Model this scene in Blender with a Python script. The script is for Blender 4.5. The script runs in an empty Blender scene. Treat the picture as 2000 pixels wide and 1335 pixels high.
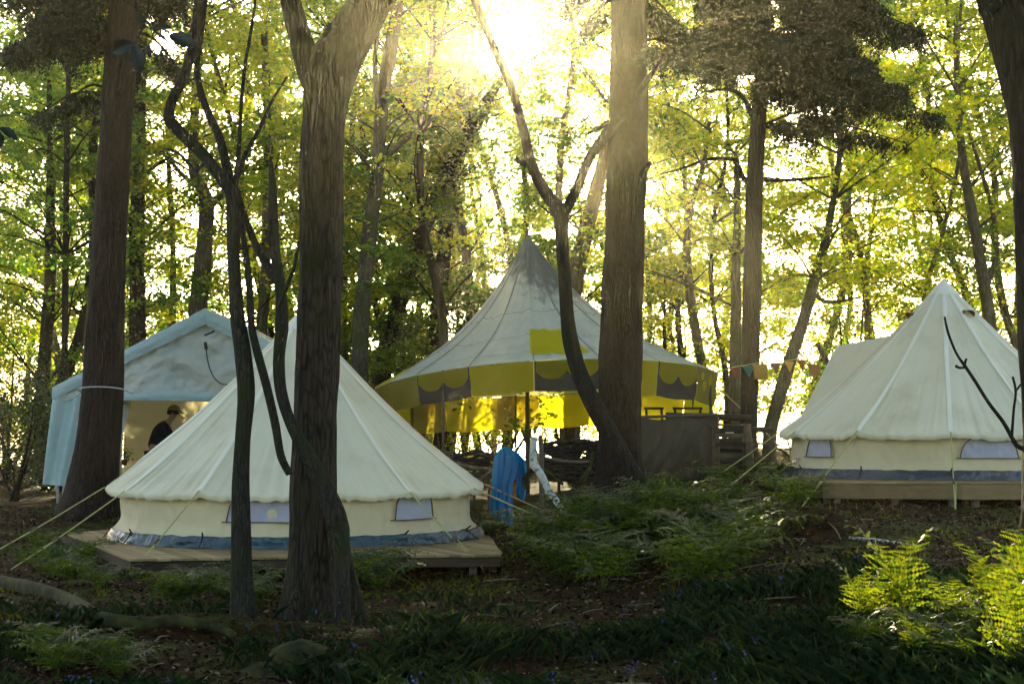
import bpy, math, random
import numpy as np
from mathutils import Vector, noise, Matrix

random.seed(7)
RNG = np.random.default_rng(7)
SC = bpy.context.scene
COL = SC.collection
PI = math.pi
R = math.radians

# ------------------------------------------------------------------ camera
F = 3050.0
PITCH = R(3.42)
CAMZ = 1.6
cp, sp = math.cos(PITCH), math.sin(PITCH)
cam_d = bpy.data.cameras.new('camera')
cam_d.sensor_width = 36
cam_d.lens = 36 * F / 2000
cam_d.clip_end = 6000
cam = bpy.data.objects.new('camera', cam_d)
COL.objects.link(cam)
cam.location = (0, 0, CAMZ)
cam.rotation_euler = (PI / 2 + PITCH, 0, 0)
SC.camera = cam


def at(px, py, Y):
    """world point seen at photo pixel (2000 wide) whose world y is Y"""
    u = (px - 1000) / F
    v = (667.5 - py) / F
    dy = cp - sp * v
    dz = sp + cp * v
    t = Y / dy
    return Vector((u * t, Y, CAMZ + dz * t))


def proj(P):
    """numpy (n,3) -> photo pixels"""
    x = P[:, 0]; y = P[:, 1]; z = P[:, 2] - CAMZ
    w = y * cp + z * sp
    v = (-y * sp + z * cp) / w
    return 1000 + F * x / w, 667.5 - F * v


def sst(t):
    t = max(0.0, min(1.0, t))
    return t * t * (3 - 2 * t)


def gz(x, y):
    z = 0.55 * sst((x + 0.5) / 5.0) * sst((y - 3) / 7) + 0.35 * sst((y - 18) / 10)
    z += 0.30 * sst((y - 32) / 10) - 9.2 * sst((y - 46) / 60)
    if y < 60 and abs(x) < 30:
        z += 0.10 * noise.noise(Vector((x * 0.35, y * 0.35, 3.1))) + 0.035 * noise.noise(Vector((x * 1.7, y * 1.7, 9)))
        # mound by the right hand deck, bank at the left
        z += 0.30 * math.exp(-(((x - 3.35) / .42) ** 2 + ((y - 17.6) / .5) ** 2))
        z += 0.16 * math.exp(-(((x + 2.6) / 1.3) ** 2 + ((y - 12.6) / .25) ** 2))
        z += 0.22 * math.exp(-(((x + .9) / .8) ** 2 + ((y - 11.4) / .5) ** 2))
        z += 0.32 * math.exp(-(((x - 1.45) / 1.1) ** 2 + ((y - 18.9) / 1.25) ** 2))
    return z


# ------------------------------------------------------------------ materials
def newmat(name):
    m = bpy.data.materials.new(name)
    m.use_nodes = True
    nt = m.node_tree
    nt.nodes.clear()
    return m, nt, nt.nodes, nt.links


def N(nodes, t, **kw):
    n = nodes.new(t)
    for k, v in kw.items():
        if k.startswith('i_'):
            n.inputs[k[2:].replace('_', ' ')].default_value = v
        else:
            setattr(n, k, v)
    return n


def ramp(nodes, stops):
    n = nodes.new('ShaderNodeValToRGB')
    e = n.color_ramp.elements
    while len(e) < len(stops):
        e.new(0.5)
    for i, (p, c) in enumerate(stops):
        e[i].position = p
        e[i].color = (c[0], c[1], c[2], 1)
    return n


def surf(name, stops, scale=4.0, rough=0.85, bump=0.3, bscale=30, trans=0.0, tcol=None, stretch=(1, 1, 1),
         island=0.0, bdist=0.02, detail=6, spec=0.2):
    """procedural material: noise through a ramp, bump, optional translucency, optional per-island variation"""
    m, nt, nd, ln = newmat(name)
    tc = N(nd, 'ShaderNodeTexCoord')
    mp = N(nd, 'ShaderNodeMapping')
    mp.inputs['Scale'].default_value = stretch
    ln.new(tc.outputs['Object'], mp.inputs['Vector'])
    nz = N(nd, 'ShaderNodeTexNoise')
    nz.inputs['Scale'].default_value = scale
    nz.inputs['Detail'].default_value = detail
    nz.inputs['Roughness'].default_value = 0.62
    ln.new(mp.outputs[0], nz.inputs['Vector'])
    rp = ramp(nd, stops)
    fac = nz.outputs['Fac']
    if island:
        g = N(nd, 'ShaderNodeNewGeometry')
        mx = N(nd, 'ShaderNodeMix', data_type='FLOAT')
        mx.inputs[0].default_value = island
        ln.new(fac, mx.inputs[2]); ln.new(g.outputs['Random Per Island'], mx.inputs[3])
        fac = mx.outputs[0]
    ln.new(fac, rp.inputs[0])
    out = N(nd, 'ShaderNodeOutputMaterial')
    p = N(nd, 'ShaderNodeBsdfPrincipled')
    p.inputs['Roughness'].default_value = rough
    p.inputs['Specular IOR Level'].default_value = spec
    ln.new(rp.outputs[0], p.inputs['Base Color'])
    if bump:
        b = N(nd, 'ShaderNodeBump')
        b.inputs['Strength'].default_value = bump
        b.inputs['Distance'].default_value = bdist
        n2 = N(nd, 'ShaderNodeTexNoise')
        n2.inputs['Scale'].default_value = bscale
        n2.inputs['Detail'].default_value = 5
        ln.new(mp.outputs[0], n2.inputs['Vector'])
        ln.new(n2.outputs['Fac'], b.inputs['Height'])
        ln.new(b.outputs[0], p.inputs['Normal'])
    if trans > 0:
        t = N(nd, 'ShaderNodeBsdfTranslucent')
        if tcol is None:
            ln.new(rp.outputs[0], t.inputs['Color'])
        elif len(tcol) == 2 and hasattr(tcol[0], '__len__'):
            r2 = ramp(nd, [(0.3, tcol[0]), (0.7, tcol[1])])
            ln.new(fac, r2.inputs[0]); ln.new(r2.outputs[0], t.inputs['Color'])
        else:
            t.inputs['Color'].default_value = (*tcol, 1)
        mx = N(nd, 'ShaderNodeMixShader')
        mx.inputs[0].default_value = trans
        ln.new(p.outputs[0], mx.inputs[1]); ln.new(t.outputs[0], mx.inputs[2])
        ln.new(mx.outputs[0], out.inputs['Surface'])
    else:
        ln.new(p.outputs[0], out.inputs['Surface'])
    return m


def bark(name, dark, light, moss=None, sx=9.0):
    """fissured bark: stretched voronoi + noise, moss in patches"""
    m, nt, nd, ln = newmat(name)
    tc = N(nd, 'ShaderNodeTexCoord')
    mp = N(nd, 'ShaderNodeMapping')
    mp.inputs['Scale'].default_value = (1, 1, 0.16)
    ln.new(tc.outputs['Object'], mp.inputs['Vector'])
    wr = N(nd, 'ShaderNodeTexNoise'); wr.inputs['Scale'].default_value = 5; wr.inputs['Detail'].default_value = 3
    ln.new(mp.outputs[0], wr.inputs['Vector'])
    ad = N(nd, 'ShaderNodeVectorMath', operation='MULTIPLY_ADD')
    ad.inputs[1].default_value = (0.12, 0.12, 0.12)
    ln.new(wr.outputs['Color'], ad.inputs[0]); ln.new(mp.outputs[0], ad.inputs[2])
    vo = N(nd, 'ShaderNodeTexVoronoi', feature='DISTANCE_TO_EDGE')
    vo.inputs['Scale'].default_value = sx * 3
    ln.new(ad.outputs[0], vo.inputs['Vector'])
    nz = N(nd, 'ShaderNodeTexNoise'); nz.inputs['Scale'].default_value = sx * 2; nz.inputs['Detail'].default_value = 8
    ln.new(mp.outputs[0], nz.inputs['Vector'])
    mul = N(nd, 'ShaderNodeMath', operation='MULTIPLY_ADD')
    mul.inputs[1].default_value = 1.6
    ln.new(vo.outputs['Distance'], mul.inputs[0]); ln.new(nz.outputs['Fac'], mul.inputs[2])
    rp = ramp(nd, [(0.38, dark), (0.85, light)])
    ln.new(mul.outputs[0], rp.inputs[0])
    col = rp.outputs[0]
    if moss:
        n3 = N(nd, 'ShaderNodeTexNoise'); n3.inputs['Scale'].default_value = 2.2; n3.inputs['Detail'].default_value = 7
        ln.new(tc.outputs['Object'], n3.inputs['Vector'])
        r3 = ramp(nd, [(0.50, (0, 0, 0)), (0.66, (1, 1, 1))])
        ln.new(n3.outputs['Fac'], r3.inputs[0])
        mx = N(nd, 'ShaderNodeMix', data_type='RGBA')
        ln.new(r3.outputs[0], mx.inputs[0]); ln.new(col, mx.inputs[6]); mx.inputs[7].default_value = (*moss, 1)
        col = mx.outputs[2]
    p = N(nd, 'ShaderNodeBsdfPrincipled'); p.inputs['Roughness'].default_value = 0.92
    p.inputs['Specular IOR Level'].default_value = 0.2
    b = N(nd, 'ShaderNodeBump'); b.inputs['Strength'].default_value = 0.9; b.inputs['Distance'].default_value = 0.035
    ln.new(mul.outputs[0], b.inputs['Height']); ln.new(b.outputs[0], p.inputs['Normal'])
    ln.new(col, p.inputs['Base Color'])
    out = N(nd, 'ShaderNodeOutputMaterial'); ln.new(p.outputs[0], out.inputs['Surface'])
    return m


M = {}
M['oak_bark'] = bark('oak_bark', (0.006, 0.005, 0.0035), (0.050, 0.038, 0.022), (0.026, 0.026, 0.007))
M['dark_bark'] = bark('dark_bark', (0.008, 0.007, 0.005), (0.032, 0.026, 0.018), (0.022, 0.024, 0.008))
M['red_bark'] = bark('red_bark', (0.007, 0.005, 0.0035), (0.034, 0.022, 0.014), None)
M['pale_bark'] = bark('pale_bark', (0.04, 0.036, 0.02), (0.12, 0.105, 0.06), (0.06, 0.07, 0.015))
M['smooth_bark'] = bark('smooth_bark', (0.010, 0.009, 0.006), (0.050, 0.043, 0.028), (0.035, 0.038, 0.012), sx=16)
M['lichen_bark'] = surf('lichen_bark', [(0.38, (0.12, 0.11, 0.08)), (0.5, (0.45, 0.45, 0.38)), (0.75, (0.62, 0.62, 0.54))], 12, bump=0.6, bscale=40)
M['leaf_fresh'] = surf('leaf_fresh', [(0.2, (0.045, 0.085, 0.012)), (0.8, (0.10, 0.13, 0.018))], 1.2, rough=0.5, bump=0, trans=0.8,
                       tcol=((0.25, 0.44, 0.006), (0.68, 0.62, 0.005)), island=0.6)
M['leaf_green'] = surf('leaf_green', [(0.2, (0.030, 0.075, 0.022)), (0.8, (0.07, 0.12, 0.025))], 1.2, rough=0.45, bump=0, trans=0.65,
                       tcol=((0.08, 0.26, 0.03), (0.32, 0.42, 0.01)), island=0.6)
M['leaf_dark'] = surf('leaf_dark', [(0.2, (0.014, 0.035, 0.016)), (0.8, (0.045, 0.07, 0.022))], 1.5, rough=0.35, bump=0, trans=0.22,
                      tcol=((0.10, 0.16, 0.03), (0.25, 0.26, 0.03)), island=0.6, spec=0.5)
M['holly'] = surf('holly', [(0.2, (0.004, 0.012, 0.010)), (0.8, (0.012, 0.022, 0.014))], 8, rough=0.4, bump=0, trans=0.08, spec=0.25)
M['needle'] = surf('needle', [(0.2, (0.005, 0.016, 0.007)), (0.8, (0.018, 0.036, 0.012))], 1.5, rough=0.6, bump=0, trans=0.10,
                   tcol=((0.03, 0.09, 0.010), (0.12, 0.20, 0.015)), island=0.5)
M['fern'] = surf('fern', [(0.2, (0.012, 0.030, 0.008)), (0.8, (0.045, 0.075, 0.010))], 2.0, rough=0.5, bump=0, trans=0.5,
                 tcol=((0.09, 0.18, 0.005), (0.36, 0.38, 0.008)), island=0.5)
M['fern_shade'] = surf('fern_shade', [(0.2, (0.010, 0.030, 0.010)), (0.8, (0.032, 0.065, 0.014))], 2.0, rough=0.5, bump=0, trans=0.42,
                 tcol=((0.045, 0.11, 0.006), (0.20, 0.26, 0.010)), island=0.55)  # darker, less translucent copy of the fern; shade put into its colour
M['grass'] = surf('grass', [(0.2, (0.012, 0.040, 0.026)), (0.8, (0.05, 0.095, 0.045))], 2.0, rough=0.3, bump=0, trans=0.35,
                  tcol=((0.04, 0.10, 0.02), (0.12, 0.18, 0.02)), island=0.6)
M['bluebell'] = surf('bluebell', [(0.2, (0.03, 0.035, 0.14)), (0.8, (0.07, 0.07, 0.22))], 8, rough=0.6, bump=0, trans=0.3, island=0.5)
M['litter'] = surf('litter', [(0.15, (0.010, 0.005, 0.002)), (0.70, (0.038, 0.017, 0.007)), (0.80, (0.06, 0.03, 0.012)), (0.92, (0.25, 0.17, 0.10))], 3, rough=0.75, bump=0, island=0.85, spec=0.08)
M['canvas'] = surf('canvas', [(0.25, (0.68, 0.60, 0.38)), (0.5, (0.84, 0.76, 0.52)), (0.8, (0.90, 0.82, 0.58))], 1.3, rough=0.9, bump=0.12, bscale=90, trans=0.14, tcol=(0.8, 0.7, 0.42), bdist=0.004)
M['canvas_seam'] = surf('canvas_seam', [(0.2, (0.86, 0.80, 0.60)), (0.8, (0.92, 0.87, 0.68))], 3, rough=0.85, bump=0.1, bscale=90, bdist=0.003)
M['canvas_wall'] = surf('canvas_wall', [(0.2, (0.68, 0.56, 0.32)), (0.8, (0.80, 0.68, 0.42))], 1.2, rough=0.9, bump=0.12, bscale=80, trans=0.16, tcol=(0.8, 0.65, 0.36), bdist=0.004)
M['mesh_window'] = surf('mesh_window', [(0.2, (0.44, 0.43, 0.50)), (0.8, (0.56, 0.55, 0.62))], 6, rough=0.6, bump=0.2, bscale=60, trans=0.2, tcol=(0.6, 0.6, 0.7))
M['piping'] = surf('piping', [(0.2, (0.10, 0.085, 0.06)), (0.8, (0.16, 0.13, 0.09))], 6, bump=0)
M['groundsheet'] = surf('groundsheet', [(0.3, (0.004, 0.024, 0.036)), (0.7, (0.012, 0.060, 0.075))], 5, rough=0.32, bump=0.9, bscale=14, bdist=0.03, spec=0.6)
M['groundsheet_grey'] = surf('groundsheet_grey', [(0.3, (0.018, 0.028, 0.038)), (0.7, (0.045, 0.062, 0.08))], 5, rough=0.32, bump=0.9, bscale=14, bdist=0.03, spec=0.6)
M['rope'] = surf('rope', [(0.2, (0.34, 0.34, 0.10)), (0.8, (0.52, 0.50, 0.18))], 40, bump=0.4, bscale=120)
M['rope_white'] = surf('rope_white', [(0.2, (0.45, 0.46, 0.44)), (0.8, (0.6, 0.6, 0.57))], 40, bump=0.4, bscale=120)
M['flap_brown'] = surf('flap_brown', [(0.2, (0.14, 0.06, 0.025)), (0.8, (0.22, 0.10, 0.04))], 6)
M['roof_cloth'] = surf('roof_cloth', [(0.25, (0.56, 0.56, 0.42)), (0.5, (0.68, 0.68, 0.53)), (0.8, (0.78, 0.78, 0.63))], 1.6, rough=0.85, bump=0.35, bscale=9, trans=0.35,
                       tcol=(0.75, 0.72, 0.35), stretch=(2.2, 2.2, 0.35), bdist=0.02)
M['twig_wood'] = surf('twig_wood', [(0.25, (0.05, 0.035, 0.02)), (0.7, (0.22, 0.17, 0.11))], 3.0, bump=0, island=0.8)
M['roof_seam'] = surf('roof_seam', [(0.3, (0.22, 0.23, 0.18)), (0.7, (0.36, 0.37, 0.30))], 5, bump=0, trans=0.15, tcol=(0.4, 0.38, 0.2))
M['roof_grime'] = surf('roof_grime', [(0.3, (0.06, 0.075, 0.085)), (0.7, (0.22, 0.27, 0.29))], 5, rough=0.8, bump=0.4, bscale=12, trans=0.15, tcol=(0.3, 0.32, 0.22), stretch=(2.5, 2.5, 0.3))
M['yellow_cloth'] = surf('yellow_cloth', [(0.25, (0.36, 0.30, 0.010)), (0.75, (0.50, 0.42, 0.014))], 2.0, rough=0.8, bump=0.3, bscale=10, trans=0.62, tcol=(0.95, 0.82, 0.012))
M['yellow_cloth_lit'] = surf('yellow_cloth_lit', [(0.25, (0.58, 0.48, 0.012)), (0.75, (0.74, 0.63, 0.02))], 2.0, rough=0.8, bump=0.3, bscale=10, trans=0.62, tcol=(0.95, 0.82, 0.012))  # valance yellow with a brighter base; sunlight through the patch put into colour
M['olive_cloth'] = surf('olive_cloth', [(0.25, (0.24, 0.20, 0.045)), (0.75, (0.34, 0.29, 0.06))], 2.0, rough=0.85, bump=0.3, bscale=10, trans=0.5, tcol=(0.5, 0.42, 0.03))
M['dark_cloth'] = surf('dark_cloth', [(0.25, (0.055, 0.048, 0.035)), (0.75, (0.095, 0.08, 0.055))], 2.0, rough=0.85, bump=0.3, bscale=10, trans=0.12, tcol=(0.2, 0.16, 0.05))
M['tarp'] = surf('tarp', [(0.3, (0.46, 0.50, 0.43)), (0.5, (0.60, 0.61, 0.51)), (0.75, (0.74, 0.67, 0.50))], 1.3, rough=0.4, bump=1.0, bscale=7, trans=0.25, tcol=(0.5, 0.5, 0.42), bdist=0.05, spec=0.5)
M['tarp_blue'] = surf('tarp_blue', [(0.3, (0.34, 0.47, 0.44)), (0.75, (0.50, 0.60, 0.53))], 1.6, rough=0.4, bump=0.9, bscale=6, trans=0.2, tcol=(0.3, 0.5, 0.5), bdist=0.04, spec=0.5)
M['cream_liner'] = surf('cream_liner', [(0.25, (0.66, 0.60, 0.40)), (0.75, (0.80, 0.73, 0.52))], 1.4, rough=0.9, bump=0.3, bscale=6, trans=0.28, tcol=(0.90, 0.82, 0.50))
M['towel'] = surf('towel', [(0.25, (0.0, 0.19, 0.36)), (0.75, (0.003, 0.27, 0.48))], 3.0, rough=0.95, bump=0.2, bscale=60, trans=0.4, tcol=(0.0, 0.6, 0.95))
M['planks'] = surf('planks', [(0.25, (0.16, 0.11, 0.045)), (0.6, (0.32, 0.23, 0.10)), (0.85, (0.46, 0.34, 0.16))], 3.0, rough=0.75, bump=0.4, bscale=14, stretch=(1, 7, 7), island=0.35, bdist=0.01)
M['old_wood'] = surf('old_wood', [(0.25, (0.05, 0.035, 0.020)), (0.75, (0.17, 0.125, 0.075))], 3.0, rough=0.85, bump=0.6, bscale=14, stretch=(2, 2, 6), island=0.35, bdist=0.01)
M['rim_wood'] = surf('rim_wood', [(0.25, (0.12, 0.08, 0.035)), (0.75, (0.26, 0.18, 0.085))], 3.0, rough=0.85, bump=0.5, bscale=14, stretch=(1, 6, 6), island=0.35, bdist=0.01)
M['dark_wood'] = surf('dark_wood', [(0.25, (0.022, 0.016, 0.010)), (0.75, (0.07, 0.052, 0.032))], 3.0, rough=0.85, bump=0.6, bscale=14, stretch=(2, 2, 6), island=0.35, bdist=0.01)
M['moss_wood'] = surf('moss_wood', [(0.35, (0.014, 0.012, 0.006)), (0.65, (0.05, 0.052, 0.009))], 9.0, rough=0.95, bump=0.8, bscale=30)
M['jacket'] = surf('jacket', [(0.3, (0.012, 0.012, 0.018)), (0.7, (0.028, 0.026, 0.036))], 5, rough=0.8, bump=0.5, bscale=20)
M['jeans'] = surf('jeans', [(0.3, (0.02, 0.025, 0.04)), (0.7, (0.04, 0.045, 0.07))], 5)
M['skin'] = surf('skin', [(0.3, (0.42, 0.24, 0.16)), (0.7, (0.50, 0.30, 0.21))], 8, rough=0.6, bump=0.1)
M['cap'] = surf('cap', [(0.3, (0.26, 0.16, 0.05)), (0.7, (0.36, 0.23, 0.08))], 8)
M['hair'] = surf('hair', [(0.3, (0.03, 0.02, 0.012)), (0.7, (0.06, 0.04, 0.02))], 30)
for nm, c in (('flag_red', (0.26, 0.06, 0.05)), ('flag_teal', (0.10, 0.24, 0.18)), ('flag_gold', (0.55, 0.36, 0.08)),
              ('flag_plum', (0.22, 0.09, 0.09)), ('flag_rust', (0.42, 0.17, 0.05)), ('flag_brown', (0.36, 0.20, 0.06))):
    M[nm] = surf(nm, [(0.3, tuple(v * .8 for v in c)), (0.7, c)], 6, trans=0.4, tcol=tuple(min(1, v * 1.4) for v in c))

# roof cloth of the big top: the peak is streaked with grime
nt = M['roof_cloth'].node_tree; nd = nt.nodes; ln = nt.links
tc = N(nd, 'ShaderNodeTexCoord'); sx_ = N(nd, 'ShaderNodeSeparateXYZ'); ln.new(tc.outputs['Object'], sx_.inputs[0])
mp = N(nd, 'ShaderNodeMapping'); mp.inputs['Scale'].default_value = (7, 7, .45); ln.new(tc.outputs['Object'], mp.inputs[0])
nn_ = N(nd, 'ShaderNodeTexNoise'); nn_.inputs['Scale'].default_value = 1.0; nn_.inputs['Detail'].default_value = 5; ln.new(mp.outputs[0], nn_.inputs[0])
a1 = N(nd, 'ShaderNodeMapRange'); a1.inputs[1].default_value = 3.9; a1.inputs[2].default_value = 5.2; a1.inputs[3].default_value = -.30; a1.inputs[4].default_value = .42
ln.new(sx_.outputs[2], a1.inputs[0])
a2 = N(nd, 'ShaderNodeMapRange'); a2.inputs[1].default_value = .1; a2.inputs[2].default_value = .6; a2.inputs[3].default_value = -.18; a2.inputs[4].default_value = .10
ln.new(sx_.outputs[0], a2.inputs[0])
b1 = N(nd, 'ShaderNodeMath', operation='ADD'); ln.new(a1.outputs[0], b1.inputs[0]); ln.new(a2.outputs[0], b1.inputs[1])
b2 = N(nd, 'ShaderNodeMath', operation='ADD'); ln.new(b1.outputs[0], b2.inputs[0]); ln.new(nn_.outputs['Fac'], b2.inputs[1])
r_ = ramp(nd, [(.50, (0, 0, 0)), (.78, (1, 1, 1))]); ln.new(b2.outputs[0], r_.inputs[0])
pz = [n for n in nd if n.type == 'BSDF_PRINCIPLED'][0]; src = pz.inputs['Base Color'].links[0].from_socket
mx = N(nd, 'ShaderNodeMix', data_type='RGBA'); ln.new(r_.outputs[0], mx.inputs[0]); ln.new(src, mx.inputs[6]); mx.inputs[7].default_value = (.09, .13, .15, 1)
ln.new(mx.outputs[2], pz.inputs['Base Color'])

# ground: leaf litter soil with moss patches
m, nt, nd, ln = newmat('forest_soil')
tc = N(nd, 'ShaderNodeTexCoord')
n1 = N(nd, 'ShaderNodeTexNoise'); n1.inputs['Scale'].default_value = 9; n1.inputs['Detail'].default_value = 10
n2 = N(nd, 'ShaderNodeTexNoise'); n2.inputs['Scale'].default_value = 0.75; n2.inputs['Detail'].default_value = 8; n2.inputs['Roughness'].default_value = 0.7
for n in (n1, n2): ln.new(tc.outputs['Object'], n.inputs['Vector'])
r1 = ramp(nd, [(0.3, (0.010, 0.0045, 0.0012)), (0.55, (0.034, 0.016, 0.005)), (0.8, (0.080, 0.036, 0.012))])
r2 = ramp(nd, [(0.47, (0, 0, 0)), (0.56, (1, 1, 1))])
rm = ramp(nd, [(0.3, (0.015, 0.019, 0.004)), (0.7, (0.06, 0.07, 0.010))])
ln.new(n1.outputs['Fac'], r1.inputs[0]); ln.new(n2.outputs['Fac'], r2.inputs[0]); ln.new(n1.outputs['Fac'], rm.inputs[0])
mx = N(nd, 'ShaderNodeMix', data_type='RGBA')
ln.new(r2.outputs[0], mx.inputs[0]); ln.new(r1.outputs[0], mx.inputs[6]); ln.new(rm.outputs[0], mx.inputs[7])
pb = N(nd, 'ShaderNodeBsdfPrincipled'); pb.inputs['Roughness'].default_value = 0.95; pb.inputs['Specular IOR Level'].default_value = 0.05
bb = N(nd, 'ShaderNodeBump'); bb.inputs['Strength'].default_value = 1.0; bb.inputs['Distance'].default_value = 0.06
n3 = N(nd, 'ShaderNodeTexNoise'); n3.inputs['Scale'].default_value = 22; n3.inputs['Detail'].default_value = 8
ln.new(tc.outputs['Object'], n3.inputs['Vector']); ln.new(n3.outputs['Fac'], bb.inputs['Height']); ln.new(bb.outputs[0], pb.inputs['Normal'])
ln.new(mx.outputs[2], pb.inputs['Base Color'])
oo = N(nd, 'ShaderNodeOutputMaterial'); ln.new(pb.outputs[0], oo.inputs['Surface'])
M['soil'] = m
M['water'] = surf('water', [(0.3, (0.10, 0.13, 0.15)), (0.7, (0.16, 0.19, 0.2))], 0.02, rough=0.15, bump=0.3, bscale=0.8, bdist=0.1, spec=0.8)


# ------------------------------------------------------------------ object helpers
def setp(o, label=None, cat=None, group=None, kind=None):
    for k, v in (('label', label), ('category', cat), ('group', group), ('kind', kind)):
        if v:
            o[k] = v
    return o


def empty(name, loc, label, cat, group=None, rz=0.0):
    o = bpy.data.objects.new(name, None)
    o.empty_display_size = 0.2
    COL.objects.link(o)
    o.location = loc
    o.rotation_euler = (0, 0, rz)
    return setp(o, label, cat, group)


class MB:
    """collects geometry in world space, then links it as one mesh object"""
    def __init__(s):
        s.v = []; s.f = []; s.mi = []

    def add(s, vs, fs, mi=0):
        b = len(s.v)
        s.v += [tuple(p) for p in vs]
        s.f += [tuple(i + b for i in f) for f in fs]
        s.mi += [mi] * len(fs)

    def box(s, c, size, rz=0.0, rx=0.0, ry=0.0, bev=0.0):
        hx, hy, hz = [d / 2 for d in size]
        mt = Matrix.Translation(Vector(c)) @ Matrix.Rotation(rz, 4, 'Z') @ Matrix.Rotation(ry, 4, 'Y') @ Matrix.Rotation(rx, 4, 'X')
        vs = [mt @ Vector((x, y, z)) for x in (-hx, hx) for y in (-hy, hy) for z in (-hz, hz)]
        s.add(vs, [(0, 1, 3, 2), (4, 6, 7, 5), (0, 4, 5, 1), (2, 3, 7, 6), (0, 2, 6, 4), (1, 5, 7, 3)])

    def bar(s, a, b, w, h=None, jit=0):
        """rectangular bar from a to b"""
        a = Vector(a); b = Vector(b); h = h or w
        d = (b - a).normalized()
        up = Vector((0, 0, 1)) if abs(d.z) < 0.9 else Vector((0, 1, 0))
        sx = d.cross(up).normalized() * w / 2
        sy = sx.normalized().cross(d).normalized() * h / 2
        vs = [p + i * sx + j * sy for p in (a, b) for i, j in ((-1, -1), (1, -1), (1, 1), (-1, 1))]
        s.add(vs, [(0, 3, 2, 1), (4, 5, 6, 7), (0, 1, 5, 4), (1, 2, 6, 5), (2, 3, 7, 6), (3, 0, 4, 7)])

    def tube(s, pts, rad, seg=10, sub=4, rough=0.0, rfreq=3.0, ridge=0.0, nridge=14, cap=True, flare=None, seed=0.0):
        pts = [Vector(p) for p in pts]
        n = len(pts)
        P = []; Q = []
        for i in range(n - 1):
            p0 = pts[max(i - 1, 0)]; p1 = pts[i]; p2 = pts[i + 1]; p3 = pts[min(i + 2, n - 1)]
            for k in range(sub):
                t = k / sub
                a = 2 * p1; b = p2 - p0; c = 2 * p0 - 5 * p1 + 4 * p2 - p3; d = -p0 + 3 * p1 - 3 * p2 + p3
                P.append(0.5 * (a + b * t + c * t * t + d * t ** 3))
                Q.append(rad[i] * (1 - t) + rad[i + 1] * t)
        P.append(pts[-1]); Q.append(rad[-1])
        T = (P[1] - P[0]).normalized()
        ref = Vector((0, 1, 0)) if abs(T.y) < 0.9 else Vector((1, 0, 0))
        nx = T.cross(ref).normalized()
        vs = []
        for i, p in enumerate(P):
            T = (P[min(i + 1, len(P) - 1)] - P[max(i - 1, 0)]).normalized()
            nx = (nx - T * nx.dot(T)).normalized()
            ny = T.cross(nx)
            for k in range(seg):
                a = 2 * PI * k / seg
                d = nx * math.cos(a) + ny * math.sin(a)
                r = Q[i]
                if rough:
                    r *= 1 + rough * noise.noise(Vector((d.x * 1.3 + seed, d.y * 1.3, p.z * rfreq * 0.4 + d.z * 1.3))) * 1.6
                if ridge:
                    r *= 1 + ridge * noise.noise(Vector((math.cos(a) * nridge * .35 + seed, math.sin(a) * nridge * .35, p.z * 1.1))) \
                        + ridge * .5 * noise.noise(Vector((math.cos(a) * nridge + seed, math.sin(a) * nridge, p.z * 4)))
                if flare is not None:
                    h = max(0.0, p.z - flare[0])
                    if h < flare[1]:
                        q = (1 - h / flare[1]) ** 2
                        r *= 1 + flare[2] * q * (0.55 + 0.75 * max(0, math.sin(a * flare[3] + seed)))
                vs.append(p + d * r)
        fs = []
        for i in range(len(P) - 1):
            for k in range(seg):
                k2 = (k + 1) % seg
                fs.append((i * seg + k, i * seg + k2, (i + 1) * seg + k2, (i + 1) * seg + k))
        if cap:
            fs.append(tuple(range(seg))[::-1]); b = (len(P) - 1) * seg
            fs.append(tuple(range(b, b + seg)))
        s.add(vs, fs)

    def grid(s, fn, nu, nv, closed=False):
        """fn(u,v) -> point, u,v in 0..1"""
        vs = []
        cols = nu if closed else nu + 1
        for j in range(nv + 1):
            for i in range(cols):
                vs.append(fn(i / nu, j / nv))
        fs = []
        for j in range(nv):
            for i in range(nu):
                i2 = (i + 1) % cols if closed else i + 1
                fs.append((j * cols + i, j * cols + i2, (j + 1) * cols + i2, (j + 1) * cols + i))
        s.add(vs, fs)

    def build(s, name, mats, parent=None, smooth=True, solid=0.0, bevel=0.0):
        me = bpy.data.meshes.new(name)
        me.from_pydata(s.v, [], s.f)
        for mm in (mats if isinstance(mats, (list, tuple)) else [mats]):
            me.materials.append(M[mm] if isinstance(mm, str) else mm)
        if any(s.mi):
            me.polygons.foreach_set('material_index', s.mi)
        if smooth:
            me.polygons.foreach_set('use_smooth', [True] * len(me.polygons))
        me.update()
        o = bpy.data.objects.new(name, me)
        COL.objects.link(o)
        if parent is not None:
            o.parent = parent
            par = parent; mw = parent_world(parent)
            o.matrix_parent_inverse = mw.inverted()
        if solid:
            md = o.modifiers.new('thickness', 'SOLIDIFY'); md.thickness = solid; md.offset = 0
        if bevel:
            md = o.modifiers.new('edge', 'BEVEL'); md.width = bevel; md.segments = 2
        return o


def parent_world(p):
    m = Matrix.Identity(4)
    chain = []
    while p is not None:
        chain.append(p); p = p.parent
    for q in reversed(chain):
        loc = Matrix.Translation(q.location) @ q.rotation_euler.to_matrix().to_4x4()
        m = m @ (q.matrix_parent_inverse if q.parent else Matrix.Identity(4)) @ loc
    return m


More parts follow.
